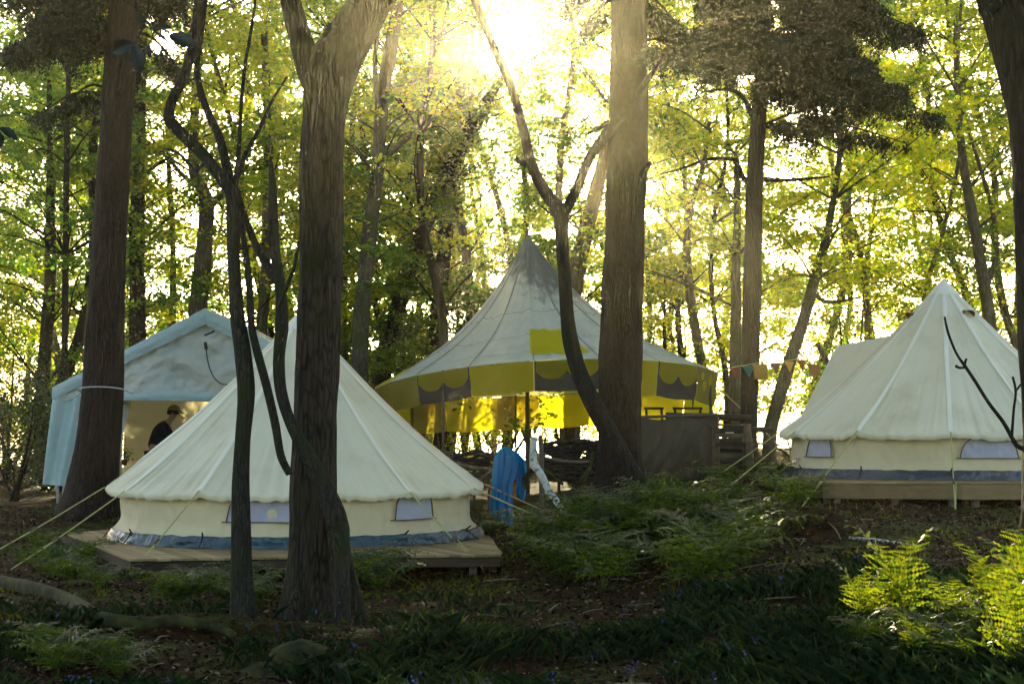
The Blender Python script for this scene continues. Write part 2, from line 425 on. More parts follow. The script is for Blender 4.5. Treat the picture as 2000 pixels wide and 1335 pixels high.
def np_mesh(name, V, k, mat, parent=None):
    """V: (n*k,3) array, n separate k-gons"""
    n = len(V) // k
    me = bpy.data.meshes.new(name)
    me.vertices.add(n * k); me.vertices.foreach_set('co', V.astype(np.float32).ravel())
    me.loops.add(n * k); me.loops.foreach_set('vertex_index', np.arange(n * k, dtype=np.int32))
    me.polygons.add(n)
    me.polygons.foreach_set('loop_start', np.arange(0, n * k, k, dtype=np.int32))
    me.polygons.foreach_set('loop_total', np.full(n, k, dtype=np.int32))
    me.materials.append(M[mat])
    me.update(calc_edges=True)
    o = bpy.data.objects.new(name, me)
    COL.objects.link(o)
    if parent is not None:
        o.parent = parent
        o.matrix_parent_inverse = parent_world(parent).inverted()
    return o


def leaf_quads(C, L, W, tilt=0.6, droop=0.25, rng=RNG, vertical=False):
    """one folded rhombus per centre"""
    n = len(C)
    az = rng.uniform(0, 2 * PI, n)
    el = rng.normal(-droop, 0.35, n) if not vertical else rng.normal(-1.1, 0.35, n)
    d = np.stack([np.cos(az) * np.cos(el), np.sin(az) * np.cos(el), np.sin(el)], 1)
    up = np.tile([0., 0., 1.], (n, 1)) + rng.normal(0, tilt, (n, 3))
    s = np.cross(d, up); s /= np.linalg.norm(s, axis=1, keepdims=True) + 1e-9
    nn = np.cross(s, d)
    l = (L * rng.uniform(0.6, 1.25, n))[:, None]; w = (W * rng.uniform(0.7, 1.2, n))[:, None]
    b = C - d * l * 0.5
    V = np.empty((n, 4, 3))
    V[:, 0] = b
    V[:, 1] = b + d * l * 0.42 + s * w * 0.5 + nn * w * 0.14
    V[:, 2] = b + d * l
    V[:, 3] = b + d * l * 0.42 - s * w * 0.5 + nn * w * 0.14
    return V.reshape(-1, 3)


# where the wood is thin or thick, as photo pixels cx, cy, rx, ry, keep
THIN = [(985, 90, 88, 76, 0.04), (975, 100, 150, 120, 0.5), (950, 330, 60, 130, 0.35), (1440, 740, 170, 120, 0.42), (1330, 690, 60, 80, 0.3),
        (1640, 640, 110, 70, 0.45), (1720, 470, 110, 110, 0.55), (1330, 400, 50, 70, 0.6), (1420, 330, 60, 60, 0.55), (60, 730, 100, 60, 0.6),
        (345, 330, 50, 45, 0.2), (1840, 120, 90, 80, 0.6), (1975, 640, 60, 100, 0.5), (960, 870, 110, 40, 0.5), (1200, 130, 40, 80, 0.3),
        (120, 430, 90, 60, 0.6), (1560, 300, 70, 60, 0.55), (40, 60, 60, 60, .5)]
# sunlit corridors (world points whose line to the sun stays open), radius
SUN_EL = R(13.55)
SDIR = np.array([0.0, math.cos(SUN_EL), math.sin(SUN_EL)])
OPEN = [((2.45, 9.5, 0.9), 0.85, 0.03), ((3.15, 9.8, 0.9), 0.9, 0.03), ((-1.0, 36.6, 1.9), 1.2, 0.08), ((.8, 36.6, 1.9), 1.3, 0.08), ((-.4, 24, 3.0), 0.5, 0.3),
         ((-6.5, 33, 1.6), 0.7, 0.3)]


def thin(C, rng=RNG, use=True):
    if not use:
        return C
    px, py = proj(C)
    keep = np.ones(len(C))
    for cx, cy, rx, ry, k in THIN:
        q = ((px - cx) / rx) ** 2 + ((py - cy) / ry) ** 2
        f = np.clip(1.5 - q, 0, 1)
        keep = np.minimum(keep, 1 - f * (1 - k))
    for p, r, k in OPEN:
        d = C - np.array(p)
        t = d @ SDIR
        dist = np.linalg.norm(d - t[:, None] * SDIR, axis=1)
        keep = np.minimum(keep, np.where((dist < r) & (t > 0), k, 1))
    return C[rng.uniform(0, 1, len(C)) < keep]


def spray_points(centres, n, rad, flat=0.10, rng=RNG):
    """flat horizontal sprays of leaves round each centre"""
    K = len(centres)
    c = np.repeat(centres, n, axis=0)
    a = rng.uniform(0, 2 * PI, K * n)
    r = rad * np.repeat(rng.uniform(0.5, 1.3, K), n) * np.sqrt(rng.uniform(0, 1, K * n))
    sl = np.repeat(rng.uniform(-0.3, 0.3, (K, 2)), n, axis=0)
    off = np.stack([np.cos(a) * r, np.sin(a) * r, rng.normal(0, flat, K * n)], 1)
    off[:, 2] += off[:, 0] * sl[:, 0] + off[:, 1] * sl[:, 1] - 0.12 * r * r
    return c + off


# ------------------------------------------------------------------ setting
def build_ground():
    xs = list(np.arange(-14, 14.01, 0.16))
    g = 14.0; st = 0.3
    while g < 1600:
        g += st; st *= 1.22; xs = [-g] + xs + [g]
    ys = [-1600, -800, -400, -200, -100, -50, -25, -12, -6, -3, -1]
    y = 0.0
    while y < 1600:
        ys.append(y); y += 0.16 if y < 30 else (0.4 if y < 60 else (y - 55) * 0.2)
    V = [(x, y, gz(x, y)) for y in ys for x in xs]
    nx = len(xs)
    Fc = [(j * nx + i, j * nx + i + 1, (j + 1) * nx + i + 1, (j + 1) * nx + i) for j in range(len(ys) - 1) for i in range(nx - 1)]
    b = MB(); b.v = V; b.f = Fc; b.mi = [0] * len(Fc)
    o = b.build('ground', 'soil'); setp(o, 'dark woodland floor of soil, leaf litter and moss', 'ground', kind='structure')
    w = MB(); w.add([(-1600, 70, -6), (1600, 70, -6), (1600, 1600, -6), (-1600, 1600, -6)], [(0, 1, 2, 3)])
    o = w.build('water', 'water'); setp(o, 'pale open water far beyond the wood', 'water', kind='structure')


build_ground()


# ------------------------------------------------------------------ trees
def path(pts, Y, dY=None):
    P = []; Rr = []
    for i, q in enumerate(pts):
        yy = Y + (q[3] if len(q) > 3 else 0)
        P.append(at(q[0], q[1], yy)); Rr.append(q[2] * yy / F / 2)
    return P, Rr


def grow_up(P, Rr, top, lean=None):
    """carry a stem on above the frame up to height top"""
    d = (P[-1] - P[-2]).normalized()
    d = (d + Vector((0, 0, 1.2))).normalized()
    p = P[-1].copy(); r = Rr[-1]
    n = max(2, int((top - p.z) / 1.5))
    if top <= p.z + .3: return
    stp = (top - p.z) / n
    for i in range(n):
        p = p + d * stp / max(0.5, d.z) + Vector((random.uniform(-.12, .12), random.uniform(-.12, .12), 0))
        r2 = r * (1 - 0.8 * (i + 1) / n)
        P.append(p.copy()); Rr.append(max(r2, 0.015))


def root_down(P, Rr, k=1.15):
    b = P[0]
    g = gz(b.x, b.y)
    P.insert(0, Vector((b.x, b.y, g - 0.35)) if b.z > g - 0.2 else Vector((b.x, b.y, b.z - 0.3)))
    Rr.insert(0, Rr[0] * k)


def branchlets(b, P, Rr, targets, r0=0.03, seg=5):
    """thin limbs from the stem to spray centres"""
    for c in targets:
        c = Vector(c)
        best = min(range(len(P)), key=lambda i: abs(P[i].z - (c.z - 0.45 * math.hypot(P[i].x - c.x, P[i].y - c.y))))
        a = P[best]
        if (c - a).length > 7: continue
        mid = a.lerp(c, 0.5) + Vector((random.uniform(-.15, .15), random.uniform(-.15, .15), random.uniform(0, .35)))
        rr = min(r0, Rr[best] * .7)
        b.tube([a, mid, c], [rr, rr * .6, rr * .2], seg=seg, sub=3, cap=False)


def stem_tree(name, label, Y, stems, mat, seg=12, sub=4, rough=.08, ridge=0., crown=None, leafmat='leaf_fresh', top=None,
              group=None, cat='tree', flare=None, crownfn=None, cut=True, rootk=1.15, seed=0.0, extra=None):
    """stems: list of lists of (px,py,width[,dy]); the first is the trunk from its foot up, the rest limbs"""
    P0, R0 = path(stems[0], Y); R0 = [q * (.91 if ridge else .96) for q in R0]
    root_down(P0, R0, rootk)
    root = empty(name, (P0[0].x, P0[0].y, gz(P0[0].x, P0[0].y)), label, cat, group)
    if top:
        grow_up(P0, R0, top)
    b = MB()
    fl = (gz(P0[0].x, P0[0].y), *flare) if flare else None
    b.tube(P0, R0, seg=seg, sub=sub, rough=rough, ridge=ridge, flare=fl, seed=seed)
    b.build('trunk', mat, root)
    for i, sline in enumerate(stems[1:]):
        P, Rr = path(sline, Y)
        if sline[-1][1] < 5 and top:
            grow_up(P, Rr, top * .85)
        b = MB()
        b.tube(P, Rr, seg=max(6, seg * 2 // 3), sub=sub, rough=rough, ridge=ridge * .8, seed=seed + i + 1)
        b.build('limb', mat, root)
    if crown:
        for (cx, cy, cz, rx, ry, rz, K, n, L) in crown:
            rng = RNG
            u = rng.normal(0, 1, (K, 3)); u /= np.linalg.norm(u, axis=1, keepdims=True)
            u *= rng.uniform(0, 1, (K, 1)) ** 0.45
            C = u * [rx, ry, rz] + [cx, cy, cz]
            b = MB()
            branchlets(b, P0, R0, C[:max(6, K // 4)], 0.05)
            b.build('branchwork', mat, root)
            pts = thin(spray_points(C, n, 0.6), use=cut)
            np_mesh('crown', leaf_quads(pts, L, L * .75), 4, leafmat, root)
    return root, P0, R0


# --- the oak in front
oak, PO, RO = stem_tree(
    'oak_tree', 'thick fissured oak before the near bell tent, forking in two near the top', 14.0,
    [[(612, 1195, 108), (610, 1100, 106), (611, 1000, 98), (613, 900, 92), (615, 800, 90), (620, 700, 90), (624, 600, 93), (627, 500, 94), (627, 400, 91),
      (628, 300, 90), (634, 220, 92), (643, 160, 104), (655, 120, 112), (690, 60, 96), (728, 0, 84), (752, -60, 78)],
     [(620, 165, 60), (600, 120, 52), (585, 70, 46), (572, 20, 42), (562, -40, 38)]],
    'oak_bark', seg=56, sub=9, rough=.06, ridge=.075, top=10, flare=(0.9, 0.32, 3), seed=2.0,
    crown=[(-1.2, 14.5, 9.6, 3.2, 3.0, 1.6, 60, 50, .10)], leafmat='leaf_green')
b = MB()
Pr, Rq = path([(652, 1010, 34, -.1), (662, 1060, 40, -.25), (678, 1120, 36, -.3), (698, 1180, 34, -.3), (712, 1225, 26, -.3)], 14)
b.tube(Pr, Rq, seg=16, sub=6, rough=.12, ridge=.08); b.build('root', 'oak_bark', oak)
b = MB()
Pr, Rq = path([(585, 1150, 20, -.35), (572, 1190, 22, -.5), (566, 1225, 16, -.6)], 14)
b.tube(Pr, Rq, seg=12, sub=5, rough=.12); b.build('root', 'oak_bark', oak)

# --- slender crooked stems left of the oak
stem_tree('crooked_tree', 'slim crooked sapling with a kinked limb, left of the thick oak', 13.4,
          [[(476, 1240, 50), (472, 1150, 46), (470, 1050, 42), (470, 950, 38), (474, 860, 34), (480, 770, 36), (474, 690, 34), (463, 610, 32), (457, 520, 30), (455, 440, 30), (452, 380, 29),
            (430, 345, 27), (395, 300, 27), (355, 262, 26), (331, 232, 25), (335, 200, 22), (352, 165, 22), (369, 120, 21), (380, 60, 20), (388, 0, 18), (392, -60, 17)],
           [(455, 420, 20, .05), (452, 380, 20, .1), (443, 330, 18, .15), (428, 270, 17, .2), (408, 225, 15, .25), (392, 180, 13, .3), (384, 130, 12, .35), (392, 70, 11, .4), (402, -10, 10, .4)],
           [(455, 400, 12, 0), (462, 350, 11, .1), (480, 300, 9, .2), (505, 255, 8, .3), (530, 200, 6, .4), (560, 150, 4, .4)],
           [(459, 360, 10, .1), (466, 300, 9, .2), (470, 220, 8, .3), (478, 130, 7, .4), (490, 60, 6, .5), (500, -20, 5, .5)],
           [(405, 310, 8, 0), (382, 330, 7, .1), (350, 300, 5, .2), (320, 290, 4, .3)]],
          'smooth_bark', seg=18, sub=8, rough=.11, ridge=.05, top=8.5, seed=4.0, flare=(.35, .5, 3))
stem_tree('leaning_sapling', 'bent leaning stem with a broken pointed top, crossing in front of the thick oak', 13.3,
          [[(668, 1075, 34), (655, 1010, 44), (632, 950, 40), (605, 895, 36), (580, 850, 30), (562, 810, 27), (549, 760, 26), (545, 700, 26), (549, 640, 30), (549, 590, 27), (545, 545, 25), (537, 490, 24),
            (534, 430, 22), (533, 370, 18), (530, 325, 9), (528, 305, 3)],
           [(549, 562, 17, .02), (530, 530, 16, .05), (505, 490, 15, .1), (484, 440, 13, .15), (468, 390, 11, .2), (458, 350, 9, .25)],
           [(565, 925, 14, 0.02), (549, 890, 16, .05), (538, 830, 17, .1), (522, 760, 17, .1), (506, 700, 17, .1), (492, 640, 15, .1), (488, 570, 14, .1), (481, 500, 12, .1), (470, 430, 10, .1), (462, 380, 8, .1)],
           [(545, 600, 10, -.1), (560, 560, 9, -.15), (575, 520, 7, -.2), (584, 470, 5, -.25)]],
          'smooth_bark', seg=18, sub=8, rough=.15, ridge=.06, cut=False, rootk=1.1, seed=6.0)

# --- big dark conifer trunk on the left with hanging dark boughs
conL, PL, RL = stem_tree('conifer_tree', 'tall straight dark conifer trunk tied with a white rope, in front of the marquee', 25.0,
                         [[(172, 1018, 118), (182, 950, 104), (194, 850, 92), (201, 740, 86), (206, 620, 80), (213, 480, 74), (222, 330, 70), (231, 190, 68), (239, 60, 66), (243, -40, 64)]],
                         'red_bark', seg=40, sub=7, rough=.04, ridge=.06, top=18, flare=(1.2, .25, 4), seed=8.0)
# --- big straight trunk right of centre
conR, PR, RR = stem_tree('conifer_tree', 'tall straight brown conifer trunk in front of the striped big top', 26.0,
                         [[(1210, 965, 118), (1209, 900, 98), (1210, 820, 92), (1212, 700, 91), (1215, 600, 88), (1219, 500, 88), (1222, 400, 86), (1226, 300, 84), (1227, 200, 84), (1229, 100, 80), (1231, 0, 80), (1232, -50, 78)],
                          [(1250, 345, 16, -.2), (1266, 322, 12, -.3), (1272, 318, 5, -.3)],
                          [(1188, 240, 12, -.2), (1168, 250, 8, -.3), (1148, 262, 4, -.35)]],
                         'red_bark', seg=44, sub=7, rough=.05, ridge=.06, top=18, flare=(0.8, .25, 3), seed=11.0)
# --- Y shaped tree in front of it
stem_tree('forked_tree', 'slender tree forking into a wide Y, leaning past the big brown trunk', 24.4,
          [[(1248, 958, 46), (1222, 905, 40), (1192, 850, 38), (1160, 790, 37), (1132, 730, 34), (1115, 670, 32), (1108, 620, 28), (1104, 560, 27), (1099, 500, 26), (1097, 450, 28), (1094, 415, 32),
            (1072, 385, 26), (1048, 345, 24), (1034, 308, 22), (1026, 270, 19), (1014, 225, 18), (1003, 185, 18), (988, 145, 18), (970, 105, 17), (955, 70, 16), (938, 30, 15), (922, -10, 14), (905, -60, 13)],
           [(1096, 430, 24), (1108, 405, 22), (1126, 370, 20), (1142, 330, 19), (1160, 295, 20), (1182, 265, 22, -.1), (1205, 238, 17, -.2), (1230, 205, 15, -.3), (1256, 168, 13, -.35), (1280, 135, 9, -.4), (1300, 110, 5, -.4)],
           [(1030, 322, 15), (1018, 316, 13), (1006, 309, 11)]],
          'dark_bark', seg=18, sub=6, rough=.07, top=9, cut=False, seed=13.0)
# --- near dark trunk at the right edge
nearR, PN, RN = stem_tree('dark_tree', 'nearly black leaning trunk cut off by the right edge, closest to the right bell tent', 12.0,
          [[(2085, 1240, 190), (2078, 1100, 176), (2074, 950, 166), (2070, 800, 160), (2062, 650, 158), (2056, 500, 156), (2052, 420, 156), (2046, 300, 152), (2036, 210, 150), (2012, 110, 146), (1990, 20, 142), (1975, -50, 138)]],
          'dark_bark', seg=36, sub=7, rough=.07, ridge=.07, top=10, flare=(0.7, .3, 3), seed=15.0,
          crown=[(4.6, 13.0, 9.0, 3.0, 3.0, 1.5, 50, 50, .10)], leafmat='leaf_green')


def boughs(root, P, Rr, specs, mat='needle', seed=1):
    """drooping conifer boughs; spec: (target px, py, Y, n twigs, spread)"""
    rng = np.random.default_rng(seed)
    for (px, py, Y, n, spread, dens) in specs:
        e = at(px, py, Y)
        i = min(range(len(P)), key=lambda k: abs(P[k].z - (e.z + 0.3)))
        a = P[i]
        mid = a.lerp(e, .5) + Vector((0, 0, .25))
        b = MB(); b.tube([a, mid, e], [.035, .025, .008], seg=6, sub=6)
        C = []
        for k in range(n):
            t = rng.uniform(.15, 1.0)
            q = (a * (1 - t) ** 2 + mid * 2 * t * (1 - t) + e * t * t)
            ang = rng.uniform(-1, 1)
            d = (e - a).normalized()
            side = Vector((-d.y, d.x, 0)) * ang + d * .4
            ln_ = spread * rng.uniform(.5, 1.0) * (1.1 - t * .6)
            tip = q + side * ln_ + Vector((0, 0, -ln_ * rng.uniform(.3, .9)))
            b.tube([q, q.lerp(tip, .5) + Vector((0, 0, .05)), tip], [.007, .005, .002], seg=4, sub=2, cap=False)
            for s in np.linspace(.1, 1, dens):
                pt = q.lerp(tip, s)
                C.append((pt.x + rng.normal(0, .05), pt.y + rng.normal(0, .05), pt.z - abs(rng.normal(0, .07))))
        b.build('bough', 'dark_bark', root)
        C = np.array(C)
        C = np.repeat(C, 4, axis=0) + rng.normal(0, .045, (len(C) * 4, 3))
        np_mesh('foliage', leaf_quads(C, .10, .034, tilt=.9, droop=.55, rng=rng), 4, mat, root)


boughs(conL, PL, RL, [(60, 40, 24.5, 60, 1.1, 26), (20, 90, 25.6, 50, 1.0, 26), (110, 10, 24.8, 60, 1.1, 26), (150, 80, 26, 36, .8, 22), (40, -20, 26, 60, 1.2, 26), (130, 200, 25.6, 16, .5, 16),
                      (330, 20, 26.2, 34, .9, 20), (360, 150, 26.3, 16, .5, 14), (70, 230, 26.6, 20, .6, 16), (340, -30, 24.5, 40, 1.0, 22)], seed=3)
boughs(conR, PR, RR, [(1330, 60, 26, 40, .9, 24), (1100, 20, 26.4, 16, .6, 16), (1330, 110, 25.6, 30, .7, 22), (1130, 70, 26.6, 12, .5, 14)], seed=4)

# --- conifer behind the bunting whose crown hangs dark over the top right
conB, PB, RB = stem_tree('conifer_tree', 'upright trunk right of the big top hung with bunting, dark crown above', 31.0,
                         [[(1462, 850, 36), (1464, 760, 37), (1466, 680, 38), (1468, 600, 41), (1470, 520, 40), (1472, 420, 37), (1475, 330, 35), (1480, 250, 33), (1487, 160, 30), (1492, 80, 26), (1497, 0, 22)],
                          [(1467, 360, 13), (1450, 345, 11), (1440, 320, 9), (1425, 310, 8), (1380, 312, 6), (1330, 330, 4), (1290, 340, 3)],
                          [(1470, 350, 12), (1520, 352, 8), (1570, 350, 6), (1620, 345, 3)],
                          [(1476, 240, 12), (1450, 190, 9), (1420, 175, 6), (1370, 180, 4)]],
                         'dark_bark', seg=22, sub=6, rough=.06, ridge=.05, top=17, seed=17.0)
boughs(conB, PB, RB, [(1340, 60, 30, 90, 1.5, 30), (1400, 110, 29.6, 90, 1.3, 30), (1560, 80, 29.5, 100, 1.5, 32), (1640, 60, 29.6, 110, 1.5, 32), (1700, 120, 30, 100, 1.4, 30), (1760, 170, 30.5, 80, 1.2, 28),
                      (1620, 160, 30, 90, 1.2, 28), (1520, 150, 30.4, 70, 1.2, 26), (1800, 60, 31, 70, 1.2, 26), (1450, 20, 30.5, 100, 1.4, 30), (1600, 0, 31, 110, 1.5, 30), (1700, 0, 31.5, 110, 1.5, 30),
                      (1380, -10, 31, 90, 1.4, 28), (1840, 230, 31, 40, .9, 22), (1660, 230, 30.5, 50, .9, 22), (1770, 280, 31.5, 26, .8, 20)], seed=5)

# --- unseen canopy added high on these trees, above the picture, to shade the floor
def high_crown(root, P, Rr, cx, cy, cz, rx, ry, rz, K, n, L, mat, bm, seed):
    rng = np.random.default_rng(seed)
    u = rng.normal(0, 1, (K, 3)); u /= np.linalg.norm(u, axis=1, keepdims=True)
    u *= rng.uniform(0, 1, (K, 1)) ** .4
    C = u * [rx, ry, rz] + [cx, cy, cz]
    b = MB()
    a = P[-1]
    for c in C[::max(1, K // 26)]:
        c = Vector(c)
        b.tube([a, a.lerp(c, .5) + Vector((0, 0, .3)), c], [.07, .045, .012], seg=6, sub=4, cap=False)
    b.build('branchwork', bm, root)
    pts = spray_points(C, n, .85, .10, rng)
    px, py = proj(pts)
    pts = pts[(py < -25) | (pts[:, 1] < 1.0)]
    for p, r, k in OPEN[:2]:
        d = pts - np.array(p); t = d @ SDIR
        dist = np.linalg.norm(d - t[:, None] * SDIR, axis=1)
        pts = pts[(dist > r)]
    np_mesh('crown', leaf_quads(pts, L, L * .75, rng=rng), 4, mat, root)


high_crown(oak, PO, RO, -1.5, 13.5, 10.0, 6.5, 6.0, 1.6, 420, 60, .17, 'leaf_green', 'oak_bark', 1)
high_crown(conL, PL, RL, -6.5, 24.0, 14.5, 5.5, 5.0, 3.0, 420, 60, .17, 'leaf_dark', 'dark_bark', 2)
high_crown(conR, PR, RR, 2.0, 24.0, 14.5, 5.5, 5.0, 3.0, 420, 60, .17, 'leaf_dark', 'dark_bark', 3)
high_crown(conB, PB, RB, 7.5, 28.0, 15.0, 5.5, 5.0, 2.5, 420, 60, .17, 'leaf_dark', 'dark_bark', 4)
high_crown(nearR, PN, RN, 5.5, 13.0, 10.0, 5.5, 6.0, 1.6, 380, 60, .17, 'leaf_green', 'dark_bark', 5)
for (x_, y_, h_, i_, lab_) in ((-5.0, 4.5, 9.5, 0, 'unseen beech added to the left of the viewpoint to shade the floor'), (5.2, 3.0, 9.5, 1, 'unseen beech added to the right of the viewpoint to shade the floor')):
    g_ = gz(x_, y_)
    rt = empty('shade_beech', (x_, y_, g_), lab_, 'tree')  # added out of view, its crown keeps sky light off the floor
    Pq = [Vector((x_, y_, g_ - .3)), Vector((x_ + .1, y_, g_ + 3)), Vector((x_ * .97, y_ + .1, g_ + 6)), Vector((x_ * .95, y_, h_ - .5))]
    Rq_ = [.26, .2, .17, .12]
    b = MB(); b.tube(Pq, Rq_, seg=16, sub=6, rough=.05); b.build('trunk', 'smooth_bark', rt)
    high_crown(rt, Pq, Rq_, x_ * .7, y_, h_, 5.5, 5.5, 1.5, 340, 60, .17, 'leaf_green', 'smooth_bark', 6 + i_)

# --- further trunks that can be told apart
bg = [
    ('slim ivy clad trunk just behind the big dark conifer at the left', 'leaf_dark', 'dark_bark', 36.5, [[(268, 700, 34), (268, 600, 32), (268, 480, 30), (270, 350, 28), (272, 200, 26), (276, 60, 24), (278, -20, 22)]], 5),
    ('olive trunk forking above the peak of the white marquee', 'leaf_fresh', 'pale_bark', 37, [[(385, 640, 38), (392, 560, 36), (400, 480, 34), (404, 410, 32), (398, 375, 26), (380, 340, 22), (378, 260, 20), (385, 160, 18), (392, 40, 16), (394, -20, 15)],
                                                                              [(404, 410, 20), (422, 390, 16), (438, 370, 12), (452, 340, 9)], [(392, 370, 12), (360, 345, 9), (325, 305, 6), (295, 270, 4)]], 6),
    ('tall grey trunk right of the thick oak with a branch reaching right', 'leaf_fresh', 'pale_bark', 35, [[(702, 780, 36), (703, 700, 34), (706, 620, 34), (714, 530, 32), (724, 440, 30), (735, 350, 27), (742, 260, 26), (748, 180, 26), (760, 110, 30), (772, 40, 24), (780, -20, 22)],
                                                                                 [(742, 240, 14), (736, 180, 12), (732, 120, 10), (738, 60, 8), (735, -10, 7)], [(752, 310, 12), (790, 275, 10), (825, 250, 7), (845, 230, 4)]], 9),
    ('dark ivy clad trunk leaning right towards the sun glare', 'leaf_dark', 'dark_bark', 39, [[(745, 760, 34), (765, 660, 34), (785, 570, 32), (820, 470, 30), (850, 390, 28), (885, 310, 26), (920, 245, 24), (955, 190, 20), (985, 150, 16)]], 9),
    ('ivy covered trunk rising below the sun glare', 'leaf_dark', 'dark_bark', 40, [[(838, 760, 32), (852, 640, 32), (862, 540, 30), (872, 440, 32), (880, 360, 30), (888, 300, 28), (895, 250, 24), (900, 180, 20), (905, 80, 16)], [(885, 340, 14), (925, 260, 11), (965, 200, 8)]], 9),
    ('pale hazy trunk behind the tip of the big top', 'leaf_fresh', 'pale_bark', 38, [[(1115, 640, 34), (1125, 540, 34), (1142, 460, 33), (1160, 390, 30), (1180, 310, 26), (1200, 220, 22), (1215, 120, 18), (1225, 20, 15)]], 6),
    ('slim pale trunk beside the bunting tree', 'leaf_fresh', 'pale_bark', 35, [[(1434, 830, 26), (1436, 720, 24), (1437, 600, 22), (1438, 500, 18), (1440, 400, 14), (1438, 300, 10)]], 3),
    ('curving slim trunk leaning right between the bunting and the right bell tent', 'leaf_fresh', 'pale_bark', 34, [[(1503, 850, 28), (1520, 780, 27), (1545, 700, 25), (1570, 620, 24), (1590, 550, 22), (1612, 470, 17), (1628, 390, 14), (1640, 300, 12), (1646, 220, 10), (1650, 120, 8)],
                                                                         [(1585, 570, 9), (1620, 590, 7), (1680, 580, 4)]], 5),
    ('slim trunk leaning left above the right end of the big top', 'leaf_fresh', 'pale_bark', 39, [[(1385, 830, 22), (1372, 720, 20), (1358, 640, 20), (1346, 560, 18), (1342, 480, 15), (1350, 400, 12), (1372, 330, 10), (1385, 240, 8)]], 4),
    ('forked pale trunk behind the peak of the right bell tent', 'leaf_fresh', 'pale_bark', 36, [[(1950, 760, 30), (1935, 640, 26), (1920, 540, 24), (1905, 450, 22), (1890, 370, 20), (1878, 290, 16), (1870, 180, 12), (1866, 60, 10)],
                                                                     [(1925, 560, 14), (1945, 500, 12), (1940, 420, 10), (1915, 330, 8), (1890, 250, 6)]], 7),
    ('thin dark trunk at the far left behind the marquee corner', 'leaf_green', 'dark_bark', 36, [[(72, 900, 26), (82, 760, 26), (92, 640, 26), (98, 520, 24), (98, 400, 18), (97, 280, 12), (96, 150, 10), (94, 20, 9)]], 8),
    ('very thin straight pole of a tree left of the big dark conifer', 'leaf_green', 'dark_bark', 34, [[(124, 880, 14), (126, 700, 14), (128, 500, 13), (130, 320, 12), (134, 150, 10), (138, 0, 8)], [(130, 250, 6), (100, 240, 5), (60, 225, 4), (30, 220, 3)]], 5),
    ('mid grey trunk in the gap between the crooked sapling and the oak', 'leaf_fresh', 'pale_bark', 38, [[(505, 720, 26), (510, 640, 24), (518, 560, 22), (520, 480, 20), (522, 380, 20), (525, 280, 18), (520, 180, 16), (516, 60, 14)]], 7),
    ('thin bare trunk just left of the marquee peak', 'leaf_fresh', 'pale_bark', 40, [[(336, 680, 15), (337, 600, 15), (338, 520, 13), (336, 440, 12), (330, 340, 10), (326, 200, 8)]], 4),
    ('thin trunk rising behind the right edge of the oak', 'leaf_fresh', 'pale_bark', 40, [[(672, 760, 22), (670, 680, 22), (668, 600, 20), (675, 460, 16), (684, 330, 12), (690, 200, 10)]], 4),
]
for i, (lab, lm, bm, Y, stems, K) in enumerate(bg):
    root, P0, R0 = stem_tree('woodland_tree', lab, Y, stems, bm, seg=14, sub=5, rough=.10, top=None, group='trees behind the camp', seed=20 + i)
    rng = np.random.default_rng(100 + i)
    topz = P0[-1].z
    if lm == 'leaf_dark':   # ivy clothing the stem
        idx = rng.uniform(1, len(P0) - 2, 170)
        C = []
        for t in idx:
            a = P0[int(t)].lerp(P0[int(t) + 1], t - int(t))
            C.append((a.x, a.y, a.z))
        C = np.array(C)
        pts = spray_points(C, 22, .10 + R0[3], .12, rng)
        np_mesh('ivy', leaf_quads(pts, .085, .07, tilt=1.2, rng=rng), 4, 'leaf_dark', root)
        lm2 = 'leaf_green'
    else:
        lm2 = lm
    nb = 26 + K * 3
    C = []
    for k in range(nb):
        t = rng.uniform(.35, 1.0) * (len(P0) - 1.01)
        a = P0[int(t)].lerp(P0[int(t) + 1], t - int(t))
        ang = rng.uniform(0, 2 * PI); rr = rng.uniform(.6, 3.2)
        C.append((a.x + rr * math.cos(ang), a.y + rr * math.sin(ang), a.z + rr * .25 + rng.uniform(-.2, .8)))
    C = np.array(C)
    b = MB(); branchlets(b, P0, R0, C[::2], .03); b.build('branchwork', bm, root)
    pts = thin(spray_points(C, 95, .65, .09, rng), rng)
    np_mesh('crown', leaf_quads(pts, .12, .095, rng=rng), 4, lm2, root)

